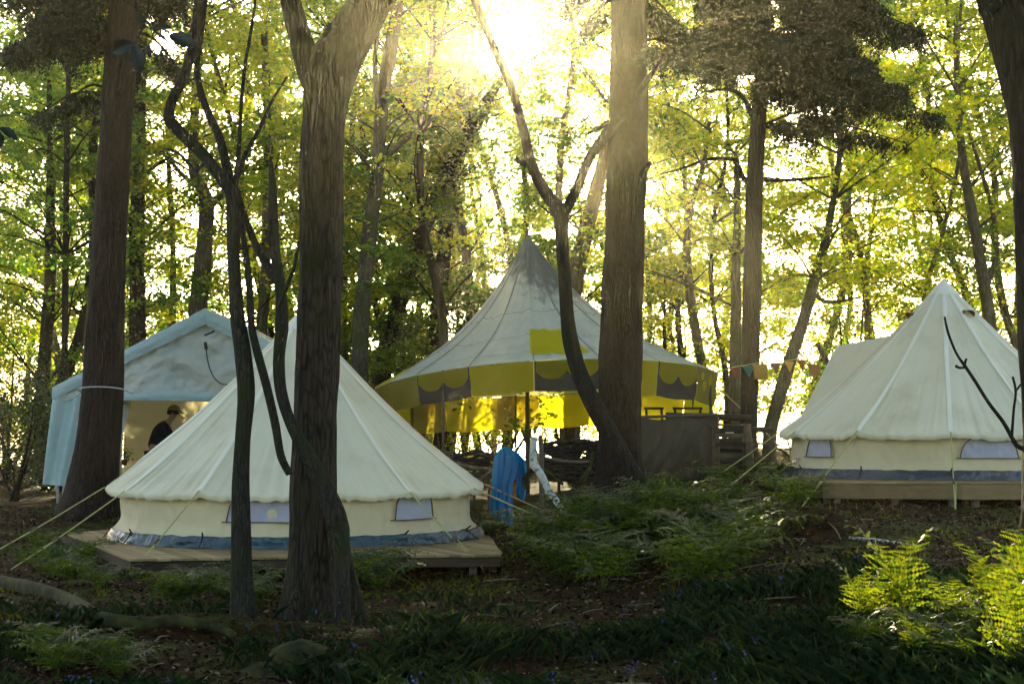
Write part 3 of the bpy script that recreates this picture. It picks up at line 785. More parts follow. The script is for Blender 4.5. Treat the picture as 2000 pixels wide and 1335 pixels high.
# --- the wood beyond: slender trees, each its own
spots = []
rng = np.random.default_rng(42)
tries = 0
while len(spots) < 46 and tries < 5000:
    tries += 1
    Y = rng.uniform(36, 62)
    x = rng.uniform(-.36, .36) * Y
    if not (1.6 < x < 4.0) and all((x - a) ** 2 + (Y - c) ** 2 > 2.4 ** 2 for a, c in spots):
        spots.append((x, Y))
for i, (x, Y) in enumerate(spots):
    rng = np.random.default_rng(500 + i)
    g = gz(x, Y)
    dark = rng.uniform() < .18
    lab = 'slender tree with fresh yellow green leaves deep in the backlit wood' if not dark else 'bushy darker green tree deep in the backlit wood'
    root = empty('woodland_tree', (x, Y, g), lab, 'tree', 'slender trees deep in the wood' if not dark else 'darker trees deep in the wood')
    H = 15.5 + rng.uniform(0, 3)
    P0 = []; R0 = []
    lx, ly = rng.uniform(-.16, .16, 2)
    r0 = rng.uniform(.06, .17)
    for k in range(9):
        t = k / 8
        P0.append(Vector((x + lx * t * H + .25 * math.sin(k * 1.7 + i), Y + ly * t * H * .5, g - .3 + t * H)))
        R0.append(r0 * (1 - .75 * t))
    b = MB(); b.tube(P0, R0, seg=9, sub=4, rough=.1, seed=i)
    b.build('trunk', 'pale_bark' if rng.uniform() < .5 else 'dark_bark', root)
    nb = 125
    zz = rng.uniform(.07, 1, nb) ** 1.05
    C = []
    for t in zz:
        q = t * 8; a = P0[min(7, int(q))].lerp(P0[min(7, int(q)) + 1], q - min(7, int(q)))
        ang = rng.uniform(0, 2 * PI); rr = 3.4 * math.sqrt(rng.uniform(.02, 1)) * (1.15 - .6 * t)
        C.append((a.x + rr * math.cos(ang), a.y + rr * math.sin(ang), a.z + rr * .2 + rng.uniform(-.3, .5)))
    C = np.array(C)
    b = MB(); branchlets(b, P0, R0, C[::3], .028, seg=4); b.build('branchwork', 'dark_bark', root)
    gmix = rng.uniform() < .38
    pts = thin(spray_points(C, 150, .72, .09, rng), rng)
    s = .125 if Y < 48 else .15
    np_mesh('crown', leaf_quads(pts, s, s * .8, rng=rng), 4, 'leaf_green' if (dark or gmix) else 'leaf_fresh', root)


# --- dense evergreens and shrubs
def shrub(name, label, cx, cy, z0, rx, ry, h, n, mat, L=.08, group=None, cone=False, seed=0, stems=7, cut=False, cat='shrub'):
    rng = np.random.default_rng(900 + seed)
    root = empty(name, (cx, cy, z0), label, cat, group)
    b = MB()
    K = 40 if h > 2.5 else 16
    C = []
    for k in range(K):
        t = rng.uniform(.08, 1)
        wd = (1 - t * .8) if cone else math.sqrt(max(.05, 1 - (t * 1.02 - .35) ** 2 / .55))
        a = rng.uniform(0, 2 * PI); r = math.sqrt(rng.uniform(.05, 1)) * wd
        C.append((cx + rx * r * math.cos(a), cy + ry * r * math.sin(a), z0 + h * t))
    for k in range(stems):
        c = C[k]
        b.tube([(cx + rng.uniform(-.1, .1), cy + rng.uniform(-.1, .1), z0 - .15), ((cx + c[0]) / 2 + rng.uniform(-.1, .1), (cy + c[1]) / 2, (z0 + c[2]) / 2 + .1), c],
               [.02 + h * .006, .014 + h * .004, .005], seg=6, sub=4)
    b.build('stem' if not cone else 'trunk', 'dark_bark', root)
    C = np.array(C)
    pts = np.repeat(C, n // K, axis=0) + rng.normal(0, 1, ((n // K) * K, 3)) * np.array([rx, ry, h * .6]) * .22
    pts = pts[pts[:, 2] > z0]
    if cut or h > 3: pts = thin(pts, rng)
    np_mesh('foliage', leaf_quads(pts, L, L * .6, tilt=.9, rng=rng), 4, mat, root)
    return root


def gp(px, Y):
    x = (px - 1000) * Y / F
    return x, Y, gz(x, Y)


x, y, z = gp(905, 40); shrub('holly_tree', 'dense dark evergreen with glossy leaves behind the left slope of the big top', x, y, z, 1.5, 1.5, 5.4, 9000, 'leaf_dark', .07, cone=True, seed=1, cat='tree')
x, y, z = gp(985, 42); shrub('holly_tree', 'dark evergreen touching the tip of the big top from the left', x, y, z, 1.3, 1.3, 5.9, 8000, 'leaf_dark', .07, cone=True, seed=2, cat='tree')
x, y, z = gp(800, 38); shrub('holly_tree', 'dark evergreen between the grey trunk and the big top', x, y, z, .9, 1.1, 3.8, 5000, 'leaf_dark', .07, cone=True, seed=3, cat='tree')
x, y, z = gp(1100, 43); shrub('holly_tree', 'dark evergreen showing between the forked tree and the big brown trunk', x, y, z, 1.0, 1.2, 5.6, 5000, 'leaf_dark', .07, cone=True, seed=4, cat='tree')
x, y, z = gp(1300, 40); shrub('holly_tree', 'dark twiggy evergreen just right of the big brown trunk', x, y, z, .8, 1.0, 5.3, 4200, 'leaf_dark', .07, cone=True, seed=5, cat='tree')
x, y, z = gp(30, 30); shrub('laurel_bush', 'dark glossy bush at the far left edge beside the marquee', x, y, z, 1.0, .8, 2.2, 5000, 'leaf_dark', .08, seed=6)
x, y, z = gp(90, 34); shrub('laurel_bush', 'dark bush half hidden by the marquee corner', x, y, z, .9, .8, 2.6, 4200, 'leaf_dark', .08, seed=7)
x, y, z = gp(850, 38); shrub('hazel_bush', 'light green bush seen under the left valance of the big top', x, y, z, 1.0, .7, 1.9, 2000, 'leaf_fresh', .09, seed=8)
x, y, z = gp(960, 40); shrub('hazel_bush', 'sunlit green bush behind the blue towel', x, y, z, 1.1, .7, 1.6, 1800, 'leaf_fresh', .09, seed=9)
x, y, z = gp(20, 37); shrub('hazel_bush', 'tall light green bush at the far left edge behind the dark bush', x, y, z, 1.3, 1.0, 4.4, 3600, 'leaf_fresh', .10, seed=21)
x, y, z = gp(85, 40); shrub('hazel_bush', 'light green bush above the left corner of the marquee', x, y, z, 1.2, 1.0, 4.0, 3000, 'leaf_green', .10, seed=22)
x, y, z = gp(1660, 40); shrub('hazel_bush', 'light green bush above the porch of the right bell tent', x, y, z, 1.5, 1.0, 4.6, 3000, 'leaf_fresh', .10, seed=23)
x, y, z = gp(1560, 37); shrub('hazel_bush', 'low sunlit twiggy bush behind the small table', x, y, z, 1.1, .7, 1.5, 900, 'leaf_fresh', .09, seed=10)
x, y, z = gp(1400, 41); shrub('hazel_bush', 'sparse bright bush behind the right end of the big top', x, y, z, 1.2, .7, 1.7, 800, 'leaf_fresh', .09, seed=11)


# ------------------------------------------------------------------ bell tents
def vdir(th):
    return Vector((math.sin(th), -math.cos(th), 0))


def bell_tent(label, cx, cy, z0, off, windows, sheet, porch=None, vents=(), guys=None, scale=1.0, apexcap=True):
    NP = 12
    Rr, H, WH = 2.46 * scale, 3.0 * scale, 0.64 * scale
    root = empty('bell_tent', (cx, cy, z0), label, 'tent', 'cream canvas bell tents')
    ctr = Vector((cx, cy, z0))
    half = PI / NP

    def cone(th, t, lift=0.0):
        ph = ((th - off) / (2 * half)) % 1.0
        u = abs(ph - .5) * 2          # 1 on a seam, 0 between
        a = (1 - u) * half if False else (u - 0) * half
        dev = (ph - .5) * 2 * half
        poly = math.cos(half) / math.cos(dev)
        r = (Rr + .05) * t * (1 - (1 - poly) * min(1, t * 1.3) * .95)
        z = WH + (H - WH) * ((1 - t) - .05 * math.sin(PI * min(t, 1)))
        sag = .075 * math.sin(PI * t) * (1 - u ** 2)
        z -= sag
        wr = noise.noise(Vector((th * 22, t * 1.3, cx))) * .045 * t ** 1.6
        wr += noise.noise(Vector((th * 48 + (.5 - ph) * 5 * (1 - t), t * 1.6, cx + 5))) * .050 * t ** 2.5 * (.35 + .65 * u)
        wr += noise.noise(Vector((th * 30, t * 22, cx + 15))) * .024 * max(0, t - .84) / .16
        wr += noise.noise(Vector((th * 4, t * 3.2, cx + 9))) * .02 * t
        z += wr * (1 - .55 * t ** 12) + .028 * u ** 4 * t ** 6 - .012 * (1 - u) * t ** 6
        d = vdir(th)
        return ctr + d * (r + lift * .6) + Vector((0, 0, z + lift))

    b = MB()
    nth = NP * 56
    def can(u, v):
        th = off + 2 * PI * u
        if v <= .92:
            return cone(th, .012 + .988 * v / .92)
        q = (v - .92) / .08
        p = cone(th, 1.0)
        ph = (u * NP) % 1.0
        d = vdir(th)
        drop = .075 + .012 * noise.noise(Vector((th * 30, 0, 2)))
        return p + Vector((0, 0, -drop * q)) + d * (-.02 * q + .012 * math.sin(q * 3) + .012 * q * noise.noise(Vector((th * 40, 1, 2))))
    b.grid(can, nth, 60, closed=True)
    b.build('canopy', 'canvas', root)
    # double seams
    for k in range(NP):
        th = off + 2 * half * k
        b = MB()
        def seam(u, v, th=th):
            t = .03 + .965 * v
            w = .030 / max(.1, Rr * t)
            return cone(th + (u - .5) * 2 * min(w, .12), t, .007)
        b.grid(seam, 2, 40)
        b.build('seam', 'canvas_seam', root)
    b = MB()   # reinforced cap at the peak
    b.grid(lambda u, v: cone(off + 2 * PI * u, .004 + .085 * v, .012), 36, 4, closed=True)
    b.build('peak_cap', 'canvas_seam', root)

    def wall(th, h, lift=0.0):
        """h 0 at the bottom, 1 at the top"""
        ph = ((th - off) / (2 * half)) % 1.0
        dev = (ph - .5) * 2 * half
        poly = math.cos(half) / math.cos(dev)
        r = (Rr - .14) * (1 - (1 - poly) * .75)
        r += .10 * max(0, 1 - h * 3.2) ** 2 * (0.6 + .4 * abs(ph - .5) * 2)
        r += .030 * noise.noise(Vector((th * 5, h * 2, cx * 3))) + .018 * noise.noise(Vector((th * 19 + h * 2, h * 3, 3))) + .010 * noise.noise(Vector((th * 40, h * 2 + th * 9, 13)))
        z = .12 + (WH - .095) * h
        return ctr + vdir(th) * (r + lift) + Vector((0, 0, z))
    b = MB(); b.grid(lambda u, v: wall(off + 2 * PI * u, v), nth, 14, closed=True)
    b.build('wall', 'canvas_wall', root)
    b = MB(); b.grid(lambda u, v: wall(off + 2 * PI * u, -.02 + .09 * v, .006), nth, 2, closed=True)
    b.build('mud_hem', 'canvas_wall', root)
    # ground sheet
    def sk(u, v):
        th = off + 2 * PI * u
        r = Rr + .02 - .05 * v + .028 * noise.noise(Vector((th * 9, v * 2, cx))) + .012 * noise.noise(Vector((th * 33, v * 4, cx)))
        return ctr + vdir(th) * r + Vector((0, 0,   .006 + .135 * v + .015 * noise.noise(Vector((th * 14, 0, 7)))))
    b = MB(); b.grid(sk, nth, 6, closed=True)
    b.build('groundsheet', sheet, root)
    # windows: half moons
    for (thc, wd, hh) in windows:
        thc = R(thc)
        b = MB()
        def win(u, v, g=0.0, lift=.036):
            s = (u - .5) * 2
            top = min(1.0, .34 + hh * math.sqrt(max(0, 1 - abs(s) ** 2.4)))
            bot = .34
            return wall(thc + s * (wd / 2 + g) / Rr, bot + (top - bot) * v, lift)
        b.grid(win, 60, 16)
        wo = b.build('window', 'mesh_window', root)
        b = MB()
        pts = [wall(thc + s * (wd / 2) / Rr, .34 + min(.66, hh * math.sqrt(max(0, 1 - abs(s) ** 2.4))), .044) for s in np.linspace(-1, 1, 25)]
        b.tube(pts, [.008] * 25, seg=5, sub=1)
        b.tube([wall(thc + s * (wd / 2 + .06) / Rr, .34, .044) for s in np.linspace(-1, 1, 12)], [.007] * 12, seg=5, sub=1)
        b.build('piping', 'piping', wo)
    # toggles
    for k in range(NP):
        th = off + 2 * half * k
        b = MB()
        a = wall(th, .03, .02); b.tube([a, a + vdir(th) * .05 + Vector((.02, 0, .05))], [.012, .009], seg=6, sub=1)
        b.tube([a, ctr + vdir(th) * (Rr + .10) + Vector((0.03, 0, .01))], [.008, .008], seg=5, sub=1)
        b.build('peg_loop', 'dark_wood', root)
    # guy ropes
    for k in range(NP):
        th = off + 2 * half * k
        if math.cos(th) < -.3 and not guys: continue
        if guys and k in guys and guys[k] is None: continue
        a = cone(th, 1.0) + vdir(th) * .01
        if guys and k in guys:
            e = Vector(guys[k])
        else:
            e = ctr + vdir(th) * (Rr + 1.5)
        e.z = gz(e.x, e.y) + .03
        b = MB()
        b.tube([a, a.lerp(e, .5) + Vector((0, 0, -.015)), e], [.0085, .0085, .0085], seg=6, sub=4)
        q = a.lerp(e, .62)
        b.tube([q + Vector((0.03, 0, .0)), e], [.007, .007], seg=5, sub=1)
        g = b.build('guy_rope', 'rope', root)
        b = MB(); d = (e - a).normalized()
        b.tube([q - d * .05, q + d * .05], [.016, .016], seg=6, sub=1); b.build('slider', 'old_wood', g)
        b = MB(); b.tube([e + Vector((0, 0, .07)) + d * .03, e + Vector((0, 0, -.12)) - d * .05], [.014, .008], seg=6, sub=1)
        b.build('tent_peg', 'dark_wood', g)
    # brown vent hoods under the peak
    for thv in vents:
        thv = R(thv)
        b = MB()
        def vent(u, v):
            s = (u - .5) * 2
            t = .215 - .035 * math.sqrt(max(0, 1 - s * s)) * (1 - v)
            return cone(thv + s * .20, t + .0 * v, .012 + .09 * math.sqrt(max(0, 1 - s * s)) * v)
        b.grid(vent, 12, 4)
        b.build('vent', 'flap_brown', root, solid=.01)
    if porch is not None:
        thd = R(porch[0]); Pk = Vector(porch[1])
        C = cone(thd, .27, .012)
        for sg in (-1, 1):
            b = MB()
            E = cone(thd + sg * R(28), 1.0, .02) - vdir(thd + sg * R(28)) * (-.02)
            def side(u, v, E=E):
                ridge = C.lerp(Pk, u); edge = C.lerp(E, u)
                p = ridge.lerp(edge, v)
                s = math.sin(PI * v) * math.sin(PI * min(1, u)) * .05
                s += .012 * noise.noise(Vector((u * 9, v * 9, 4)))
                return p + Vector((0, 0, -s)) + Vector((0, 0, .015 * (1 - v)))
            b.grid(side, 20, 14)
            b.build('porch', 'canvas', root)
            b = MB()
            foot = E + vdir(thd) * .10; foot.z = z0 + .03
            def door(u, v, E=E, foot=foot):
                top = Pk.lerp(E, u); mid = ctr + vdir(thd) * (Rr + .02); mid.z = z0 + .03
                return top.lerp(mid.lerp(foot, u), v)
            b.grid(door, 8, 8)
            b.build('door_flap', 'canvas_wall', root)
        b = MB()
        b.tube([cone(thd + R(28), t, .02) for t in (.25, .45, .65, .85)], [.013] * 4, seg=6, sub=3)
        b.tube([cone(thd + R(33), t, .02) for t in (.25, .45, .65, .85)], [.010] * 4, seg=6, sub=3)
        b.build('zip', 'flap_brown', root)
    b = MB(); b.tube([ctr, ctr + Vector((0, 0, H - .04))], [.02, .02], seg=8, sub=1); b.build('centre_pole', 'old_wood', root)
    return root, cone


def deck(label, poly, ztop, thick, mat='planks', rim='planks', ang=0.0, pw=.14):
    """plank deck inside a convex polygon, boards separate, rim boards and posts below"""
    cx = sum(p[0] for p in poly) / len(poly); cy = sum(p[1] for p in poly) / len(poly)
    root = empty('timber_deck', (cx, cy, gz(cx, cy)), label, 'deck', 'timber decks under the bell tents')
    # boards: clip strips against the polygon
    ca, sa = math.cos(ang), math.sin(ang)
    loc = [((p[0] - cx) * ca + (p[1] - cy) * sa, -(p[0] - cx) * sa + (p[1] - cy) * ca) for p in poly]
    vmin = min(p[1] for p in loc); vmax = max(p[1] for p in loc)
    b = MB()
    v = vmin
    rd = random.Random(5)
    while v < vmax:
        lo, hi = v + .004, min(vmax, v + pw - .004)
        def span(vv):
            xs = []
            for i in range(len(loc)):
                a, c = loc[i], loc[(i + 1) % len(loc)]
                if (a[1] - vv) * (c[1] - vv) < 0:
                    xs.append(a[0] + (c[0] - a[0]) * (vv - a[1]) / (c[1] - a[1]))
            return (min(xs), max(xs)) if len(xs) > 1 else None
        s1, s2 = span(lo + 1e-4), span(hi - 1e-4)
        if s1 and s2:
            dz = rd.uniform(-.003, .003)
            e0, e1 = rd.uniform(-.02, .03), rd.uniform(-.03, .02)
            q = [(s1[0] + e0, lo), (s1[1] + e1, lo), (s2[1] + e1, hi), (s2[0] + e0, hi)]
            w = [(cx + a * ca - c * sa, cy + a * sa + c * ca) for a, c in q]
            vs = [(a, c, ztop + dz) for a, c in w] + [(a, c, ztop - .025 + dz) for a, c in w]
            b.add(vs, [(0, 1, 2, 3), (7, 6, 5, 4), (0, 4, 5, 1), (1, 5, 6, 2), (2, 6, 7, 3), (3, 7, 4, 0)])
        v += pw
    b.build('decking', mat, root, smooth=False)
    b = MB()
    n = len(poly)
    for i in range(n):
        a, c = Vector((*poly[i], 0)), Vector((*poly[(i + 1) % n], 0))
        d = (c - a); L = d.length; d.normalize()
        nrm = Vector((d.y, -d.x, 0)) * .0
        k = max(1, int(L / 1.25))
        for j in range(k):
            p = a + d * (L * j / k + .01); q = a + d * (L * (j + 1) / k - .01)
            zt = ztop - .032
            inw = (Vector((cx, cy, 0)) - (p + q) / 2).normalized() * .05
            b.bar(p + inw + Vector((0, 0, zt - thick / 2)), q + inw + Vector((0, 0, zt - thick / 2 + rd.uniform(-.004, .004))), .035, thick)
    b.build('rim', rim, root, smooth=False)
    for i in range(n):
        a, c = Vector((*poly[i], 0)), Vector((*poly[(i + 1) % n], 0))
        for t in (.06, .5, .94):
            p = a.lerp(c, t) + (Vector((cx, cy, 0)) - a.lerp(c, t)).normalized() * .16
            g = gz(p.x, p.y)
            if ztop - thick - g > .05:
                b = MB(); b.bar((p.x, p.y, g - .2), (p.x, p.y, ztop - .03), .09)
                b.build('post', 'old_wood', root, smooth=False)
    return root


# left bell tent
LTZ = .26
deck('worn plank deck jutting out left and right under the near bell tent', [(-6.26, 21.7), (-4.16, 17.1), (-.10, 17.75), (-.3, 21.2), (-1.4, 23.7), (-4.6, 23.9)], LTZ - .002, .10, rim='dark_wood', ang=-1.13)  # dark rim boards: shadow along the deck's front edge put into the colour
bell_tent('cream bell tent on a plank deck, partly hidden behind the thick oak', -2.86, 21.0, LTZ, R(10), [(0, 1.2, .80), (46, .72, .80)], 'groundsheet')
# right bell tent
RTZ = .98
deck('long low plank deck under the bell tent at the right', [(4.0, 22.4), (4.2, 21.3), (6.0, 20.9), (9.6, 20.9), (9.6, 26.6), (4.3, 26.4)], RTZ - .002, .2, rim='rim_wood', ang=0.02)
bell_tent('cream bell tent at the right with brown vents and an open porch behind', 6.6, 23.8, RTZ, R(16), [(-66, .60, .60), (-1, .86, .60)], 'groundsheet_grey',
          porch=(-149, (5.38, 25.85, 3.06)), vents=(27, -85))


# ------------------------------------------------------------------ big top
def big_top():
    cx, cy = .71, 33.0
    Rr = 3.65
    apex = at(1030, 457, cy)
    g = gz(cx, cy)
    root = empty('big_top_tent', (cx, cy, g), 'faded round big top with a pointed roof and yellow and dark striped valance', 'tent')
    seams = [-44.7, -24.7, -4.7, 15.3, 35.3, 55.3, 76, 98, 120, 141, 162.5, 181, 199, 218.5, 236, 252, 268, 284, 300, 315.3]

    def eave(th):
        c = -math.cos(th); s = math.sin(th)   # c: -1 towards camera
        return 2.72 + .17 * s - .24 * c * 1.0 + .10 * math.cos(2 * th) * .6 + .0

    def roof(th, t, lift=0.0):
        # nearest seams
        d = math.degrees(th) % 360
        ss = sorted([x % 360 for x in seams])
        lo = max([x for x in ss if x <= d], default=ss[-1] - 360); hi = min([x for x in ss if x > d], default=ss[0] + 360)
        ph = (d - lo) / (hi - lo); u = abs(ph - .5) * 2
        half = R((hi - lo) / 2); dev = (ph - .5) * 2 * half
        poly = math.cos(half) / math.cos(dev)
        r = Rr * t * (1 - (1 - poly) * t)
        ze = eave(th)
        z = ze + (apex.z - ze) * ((1 - t) - .36 * math.sin(PI * t ** .9) * (1 - t * .35) * .62)
        z -= .05 * math.sin(PI * t) * (1 - u * u)
        z += noise.noise(Vector((th * 16, t * 1.2, 4))) * .055 * math.sin(PI * min(1, t * 1.0)) ** .5
        z += noise.noise(Vector((th * 42, t * 1.8, 8))) * .030 * math.sin(PI * min(1, t))
        p = Vector((cx, cy, 0)) + vdir(th) * (r + lift) + Vector((0, 0, z + lift))
        lean = (apex.x - cx) * (1 - t)
        return p + Vector((lean, 0, 0))

    b = MB(); b.grid(lambda u, v: roof(2 * PI * u, .01 + .99 * v), 360, 60, closed=True)
    b.build('roof', 'roof_cloth', root)
    for k in seams:
        b = MB(); b.grid(lambda u, v: roof(R(k) + (u - .5) * .03 / max(.15, Rr * v), .02 + .98 * v, .008), 1, 40); b.build('seam', 'roof_seam', root)
    for t in (.42, .66, .88):
        b = MB(); b.grid(lambda u, v: roof(2 * PI * u, t + .004 * v, .009), 360, 1, closed=True); b.build('seam', 'roof_seam', root)
    # yellow translucent patches let into the roof
    b = MB(); b.grid(lambda u, v: roof(R(-5.5 + 19 * u), .60 + .325 * v, .02), 16, 14); b.build('yellow_panel', 'yellow_cloth_lit', root)
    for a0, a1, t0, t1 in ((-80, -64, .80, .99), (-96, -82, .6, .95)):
        b = MB(); b.grid(lambda u, v: roof(R(a0 + (a1 - a0) * u), t0 + (t1 - t0) * v, .016), 10, 10); b.build('yellow_panel', 'yellow_cloth_lit', root)
    # valance panels between seams
    kinds = {-44.7: 's', -24.7: 'y', -4.7: 's', 15.3: 'y', 35.3: 's', 55.3: 'd', 76: 'o', 98: 'y', 120: 'y', 141: 'y', 162.5: 'y', 181: 's', 199: 'y', 218.5: 's', 236: 'y', 252: 's', 268: 'o', 284: 'o', 300: 'o'}
    seq = seams
    for i, k in enumerate(seq):
        k2 = seq[(i + 1) % len(seq)]
        if k2 < k: k2 += 360
        kd = kinds.get(k, 'o')
        if k == 315.3: continue
        depth = .56 if (k < 90 or k > 270) else .74
        if k in (15.3, 35.3, 55.3): depth = .66

        def val(u, v, lift=0.0, k=k, k2=k2, depth=depth):
            th = R(k + (k2 - k) * u)
            p = roof(th, 1.0)
            half = R((k2 - k) / 2)
            n1 = .045 * noise.noise(Vector((th * 7, v * 2.2, 5))) + .02 * noise.noise(Vector((th * 22 + v * 3, v * 3, 6)))
            out = vdir(th) * ((-.10 * v) + n1 * v + lift)
            return p + out + Vector((0, 0, -.012 - depth * v * (1 + .05 * math.sin(u * PI))))
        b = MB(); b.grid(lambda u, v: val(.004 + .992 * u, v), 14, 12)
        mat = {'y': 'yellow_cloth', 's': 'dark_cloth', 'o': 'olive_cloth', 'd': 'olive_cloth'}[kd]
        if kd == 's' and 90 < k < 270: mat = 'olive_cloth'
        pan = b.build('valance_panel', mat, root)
        if kd == 's':
            for c0, c1 in ((.03, .50), (.50, .97)):
                b = MB()
                def lobe(u, v, c0=c0, c1=c1):
                    s = (u - .5) * 2
                    dp = .60 * (1 - .42 * abs(s) ** 2.6)
                    return val(c0 + (c1 - c0) * u, .0 + dp * v, .012)
                b.grid(lobe, 12, 8); b.build('scallop', 'yellow_cloth', pan)
        if kd == 'd':
            for (a, v0, r) in ((.35, .5, .12), (.62, .28, .12), (.2, .25, .09)):
                b = MB()
                n = 12
                vs = [val(a, v0, .012)] + [val(a + r * math.cos(2 * PI * j / n) * .9, v0 + r * 1.3 * math.sin(2 * PI * j / n), .012) for j in range(n)]
                b.add(vs, [(0, 1 + j, 1 + (j + 1) % n) for j in range(n)]); b.build('patch', 'yellow_cloth', pan)
    # poles
    b = MB(); b.tube([(apex.x, cy, g - .1), (apex.x, cy, apex.z + .10)], [.05, .035], seg=10, sub=2); b.build('centre_pole', 'old_wood', root)
    for k in (28, 70, 112, 150, 190, 235, 280, 325):
        th = R(k); p = roof(th, .985)
        b = MB(); b.tube([(p.x, p.y, gz(p.x, p.y) - .1), (p.x, p.y, p.z)], [.028, .024], seg=8, sub=2); b.build('side_pole', 'old_wood', root)
    for k in (-60, -20, 30, 100, 150, 215):
        th = R(k); p = roof(th, 1.0); e = p + vdir(th) * 2.0; e.z = gz(e.x, e.y)
        if k in (-60, -20, 30): continue
        b = MB(); b.tube([p, e], [.01, .01], seg=5, sub=1); b.build('guy_rope', 'rope', root)


big_top()


# ------------------------------------------------------------------ marquee
def marquee():
    Y0, Y1 = 29.0, 33.6
    pk = at(405, 603, Y0); el = at(108, 757, Y0)
    hx = pk.x - el.x
    er = Vector((pk.x + hx, Y0, el.z))
    gl = gz(pk.x, Y0)
    root = empty('marquee', (pk.x, (Y0 + Y1) / 2, gl), 'pale blue tarpaulin marquee with an open front, behind the big dark conifer', 'tent')
    bx = lambda p: Vector((p.x, Y1, p.z))
    for sg, e in ((-1, el), (1, er)):
        b = MB()
        def rf(u, v, e=e):
            a = pk + Vector((0, -.18 + (Y1 - Y0 + .3) * u, 0)); c = e + Vector((0, -.18 + (Y1 - Y0 + .3) * u, 0))
            p = a.lerp(c, v)
            return p + Vector((0, 0, -.07 * math.sin(PI * v) * (.5 + .5 * math.sin(u * 11)) - .03 * noise.noise(Vector((u * 6, v * 6, 3)))))
        b.grid(rf, 30, 24); b.build('roof', 'tarp', root)
        b = MB()   # blue fold along the gable edge
        def band(u, v, e=e):
            a = pk.lerp(e, u); w = .30 * (1 - .25 * u)
            dn = Vector((0, 0, -1))
            return a + Vector((0, -.20 - .02 * math.sin(v * PI), 0)) + dn * w * v + Vector((0, .03 * noise.noise(Vector((u * 20, v * 5, sg))), .015 * noise.noise(Vector((u * 14, 0, sg)))))
        b.grid(band, 40, 6); b.build('gable_band', 'tarp_blue', root)
    zb = at(405, 782, Y0).z
    b = MB()
    def gab(u, v):
        x = el.x + .12 + (2 * hx - .24) * u
        top = pk.z - .12 - abs(x - pk.x) * (pk.z - el.z) / hx
        bot = min(zb + .02 * math.sin(u * 9), top - .05)
        p = Vector((x, Y0 - .10, bot + (top - bot) * v))
        p.y += .09 * noise.noise(Vector((u * 5 + v, v * 2 - u * 3, 1))) + .07 * noise.noise(Vector((p.x * 2.4 + p.z, p.z * 2.4, 2))) + .035 * noise.noise(Vector((p.x * 6, p.z * 6 - p.x * 2, 2))) + .05 * abs(noise.noise(Vector((p.x * 2.2 - p.z * 1.5, p.z * 1.6 + p.x, 5))))
        return p
    b.grid(gab, 130, 60); gp_ = b.build('gable_panel', 'tarp', root)
    b = MB()
    b.grid(lambda u, v: Vector((el.x + .3 + (2 * hx - .5) * u, Y0 - .14 - .02 * math.sin(v * PI), zb + .14 * v - .03 * v * math.sin(u * 12))), 50, 4)
    b.build('valance', 'tarp_blue', root)
    b = MB(); s0 = at(399, 655, Y0 - .22); s1 = at(419, 646, Y0 - .22)
    b.bar(s0, s1, .02, .035); b.build('vent_slot', 'dark_cloth', root)
    b = MB(); b.tube([at(401, 668, Y0 - .25), at(403, 682, Y0 - .25)], [.03, .03], seg=8, sub=2)
    b.tube([at(402, 668, Y0 - .25), at(405, 700, Y0 - .27), at(414, 730, Y0 - .3), at(430, 748, Y0 - .4), at(450, 752, Y0 - .5), at(468, 764, Y0 - .8), at(520, 790, Y0 - 1.2)], [.012] * 7, seg=6, sub=4)
    b.build('cable', 'dark_cloth', root)
    # walls: left, right, back
    def wal(a, c, name, mat, za=None, amp=.05):
        b = MB()
        a = Vector(a); c = Vector(c)
        n = Vector((-(c - a).y, (c - a).x, 0)).normalized()
        def f(u, v):
            p = a.lerp(c, u); g = gz(p.x, p.y) - .02
            q = Vector((p.x, p.y, g + (p.z - g) * v))
            return q + n * (amp * noise.noise(Vector((u * 8, v * 2.5, a.x))) + amp * .4 * noise.noise(Vector((u * 25, v * 6, a.x))))
        b.grid(f, 46, 20); return b.build(name, mat, root)
    wal(el + Vector((.14, .05, -.05)), bx(el) + Vector((.14, -.1, -.05)), 'side_wall', 'tarp')
    wal(er + Vector((-.14, .05, -.05)), bx(er) + Vector((-.14, -.1, -.05)), 'side_wall', 'tarp')
    a = bx(el) + Vector((.16, -.08, .0)); c = bx(er) + Vector((-.16, -.08, .0))
    wal(a, c, 'back_wall', 'cream_liner', amp=.04)
    b = MB(); b.add([bx(el) + Vector((.1, -.06, 0)), bx(er) + Vector((-.1, -.06, 0)), bx(pk) + Vector((0, -.06, -.06))], [(0, 1, 2)]); b.build('back_gable', 'cream_liner', root)
    # flap gathered at the front left corner, and a tied back grey curtain
    b = MB()
    tl, bl = at(104, 768, Y0 - .12), at(84, 945, Y0 - .2)
    b.grid(lambda u, v: tl.lerp(bl, v) + Vector(((.10 + .42 * (1 - .1 * v)) * u, -.05 * math.sin(u * 9 + v * 2), .02 * noise.noise(Vector((u * 5, v * 5, 7))) - .05 * u)), 22, 24)
    b.build('door_flap', 'tarp_blue', root)
    b = MB()
    tl2, bl2 = at(152, 775, Y0 + .3), at(126, 985, Y0 + .2)
    b.grid(lambda u, v: tl2.lerp(bl2, v) + Vector(((.95 - .25 * v) * u, .3 * u + .05 * math.sin(u * 16 + v * 2), -.03 * u + .04 * v * u)), 30, 22)
    b.build('curtain', 'tarp', root)
    for p in (el, er):
        for yy in (Y0, (Y0 + Y1) / 2, Y1):
            b = MB(); x = p.x + (.08 if p is el else -.08)
            b.tube([(x, yy, gz(x, yy) - .1), (x, yy, p.z)], [.025, .025], seg=8, sub=1); b.build('frame_pole', 'rope_white', root)
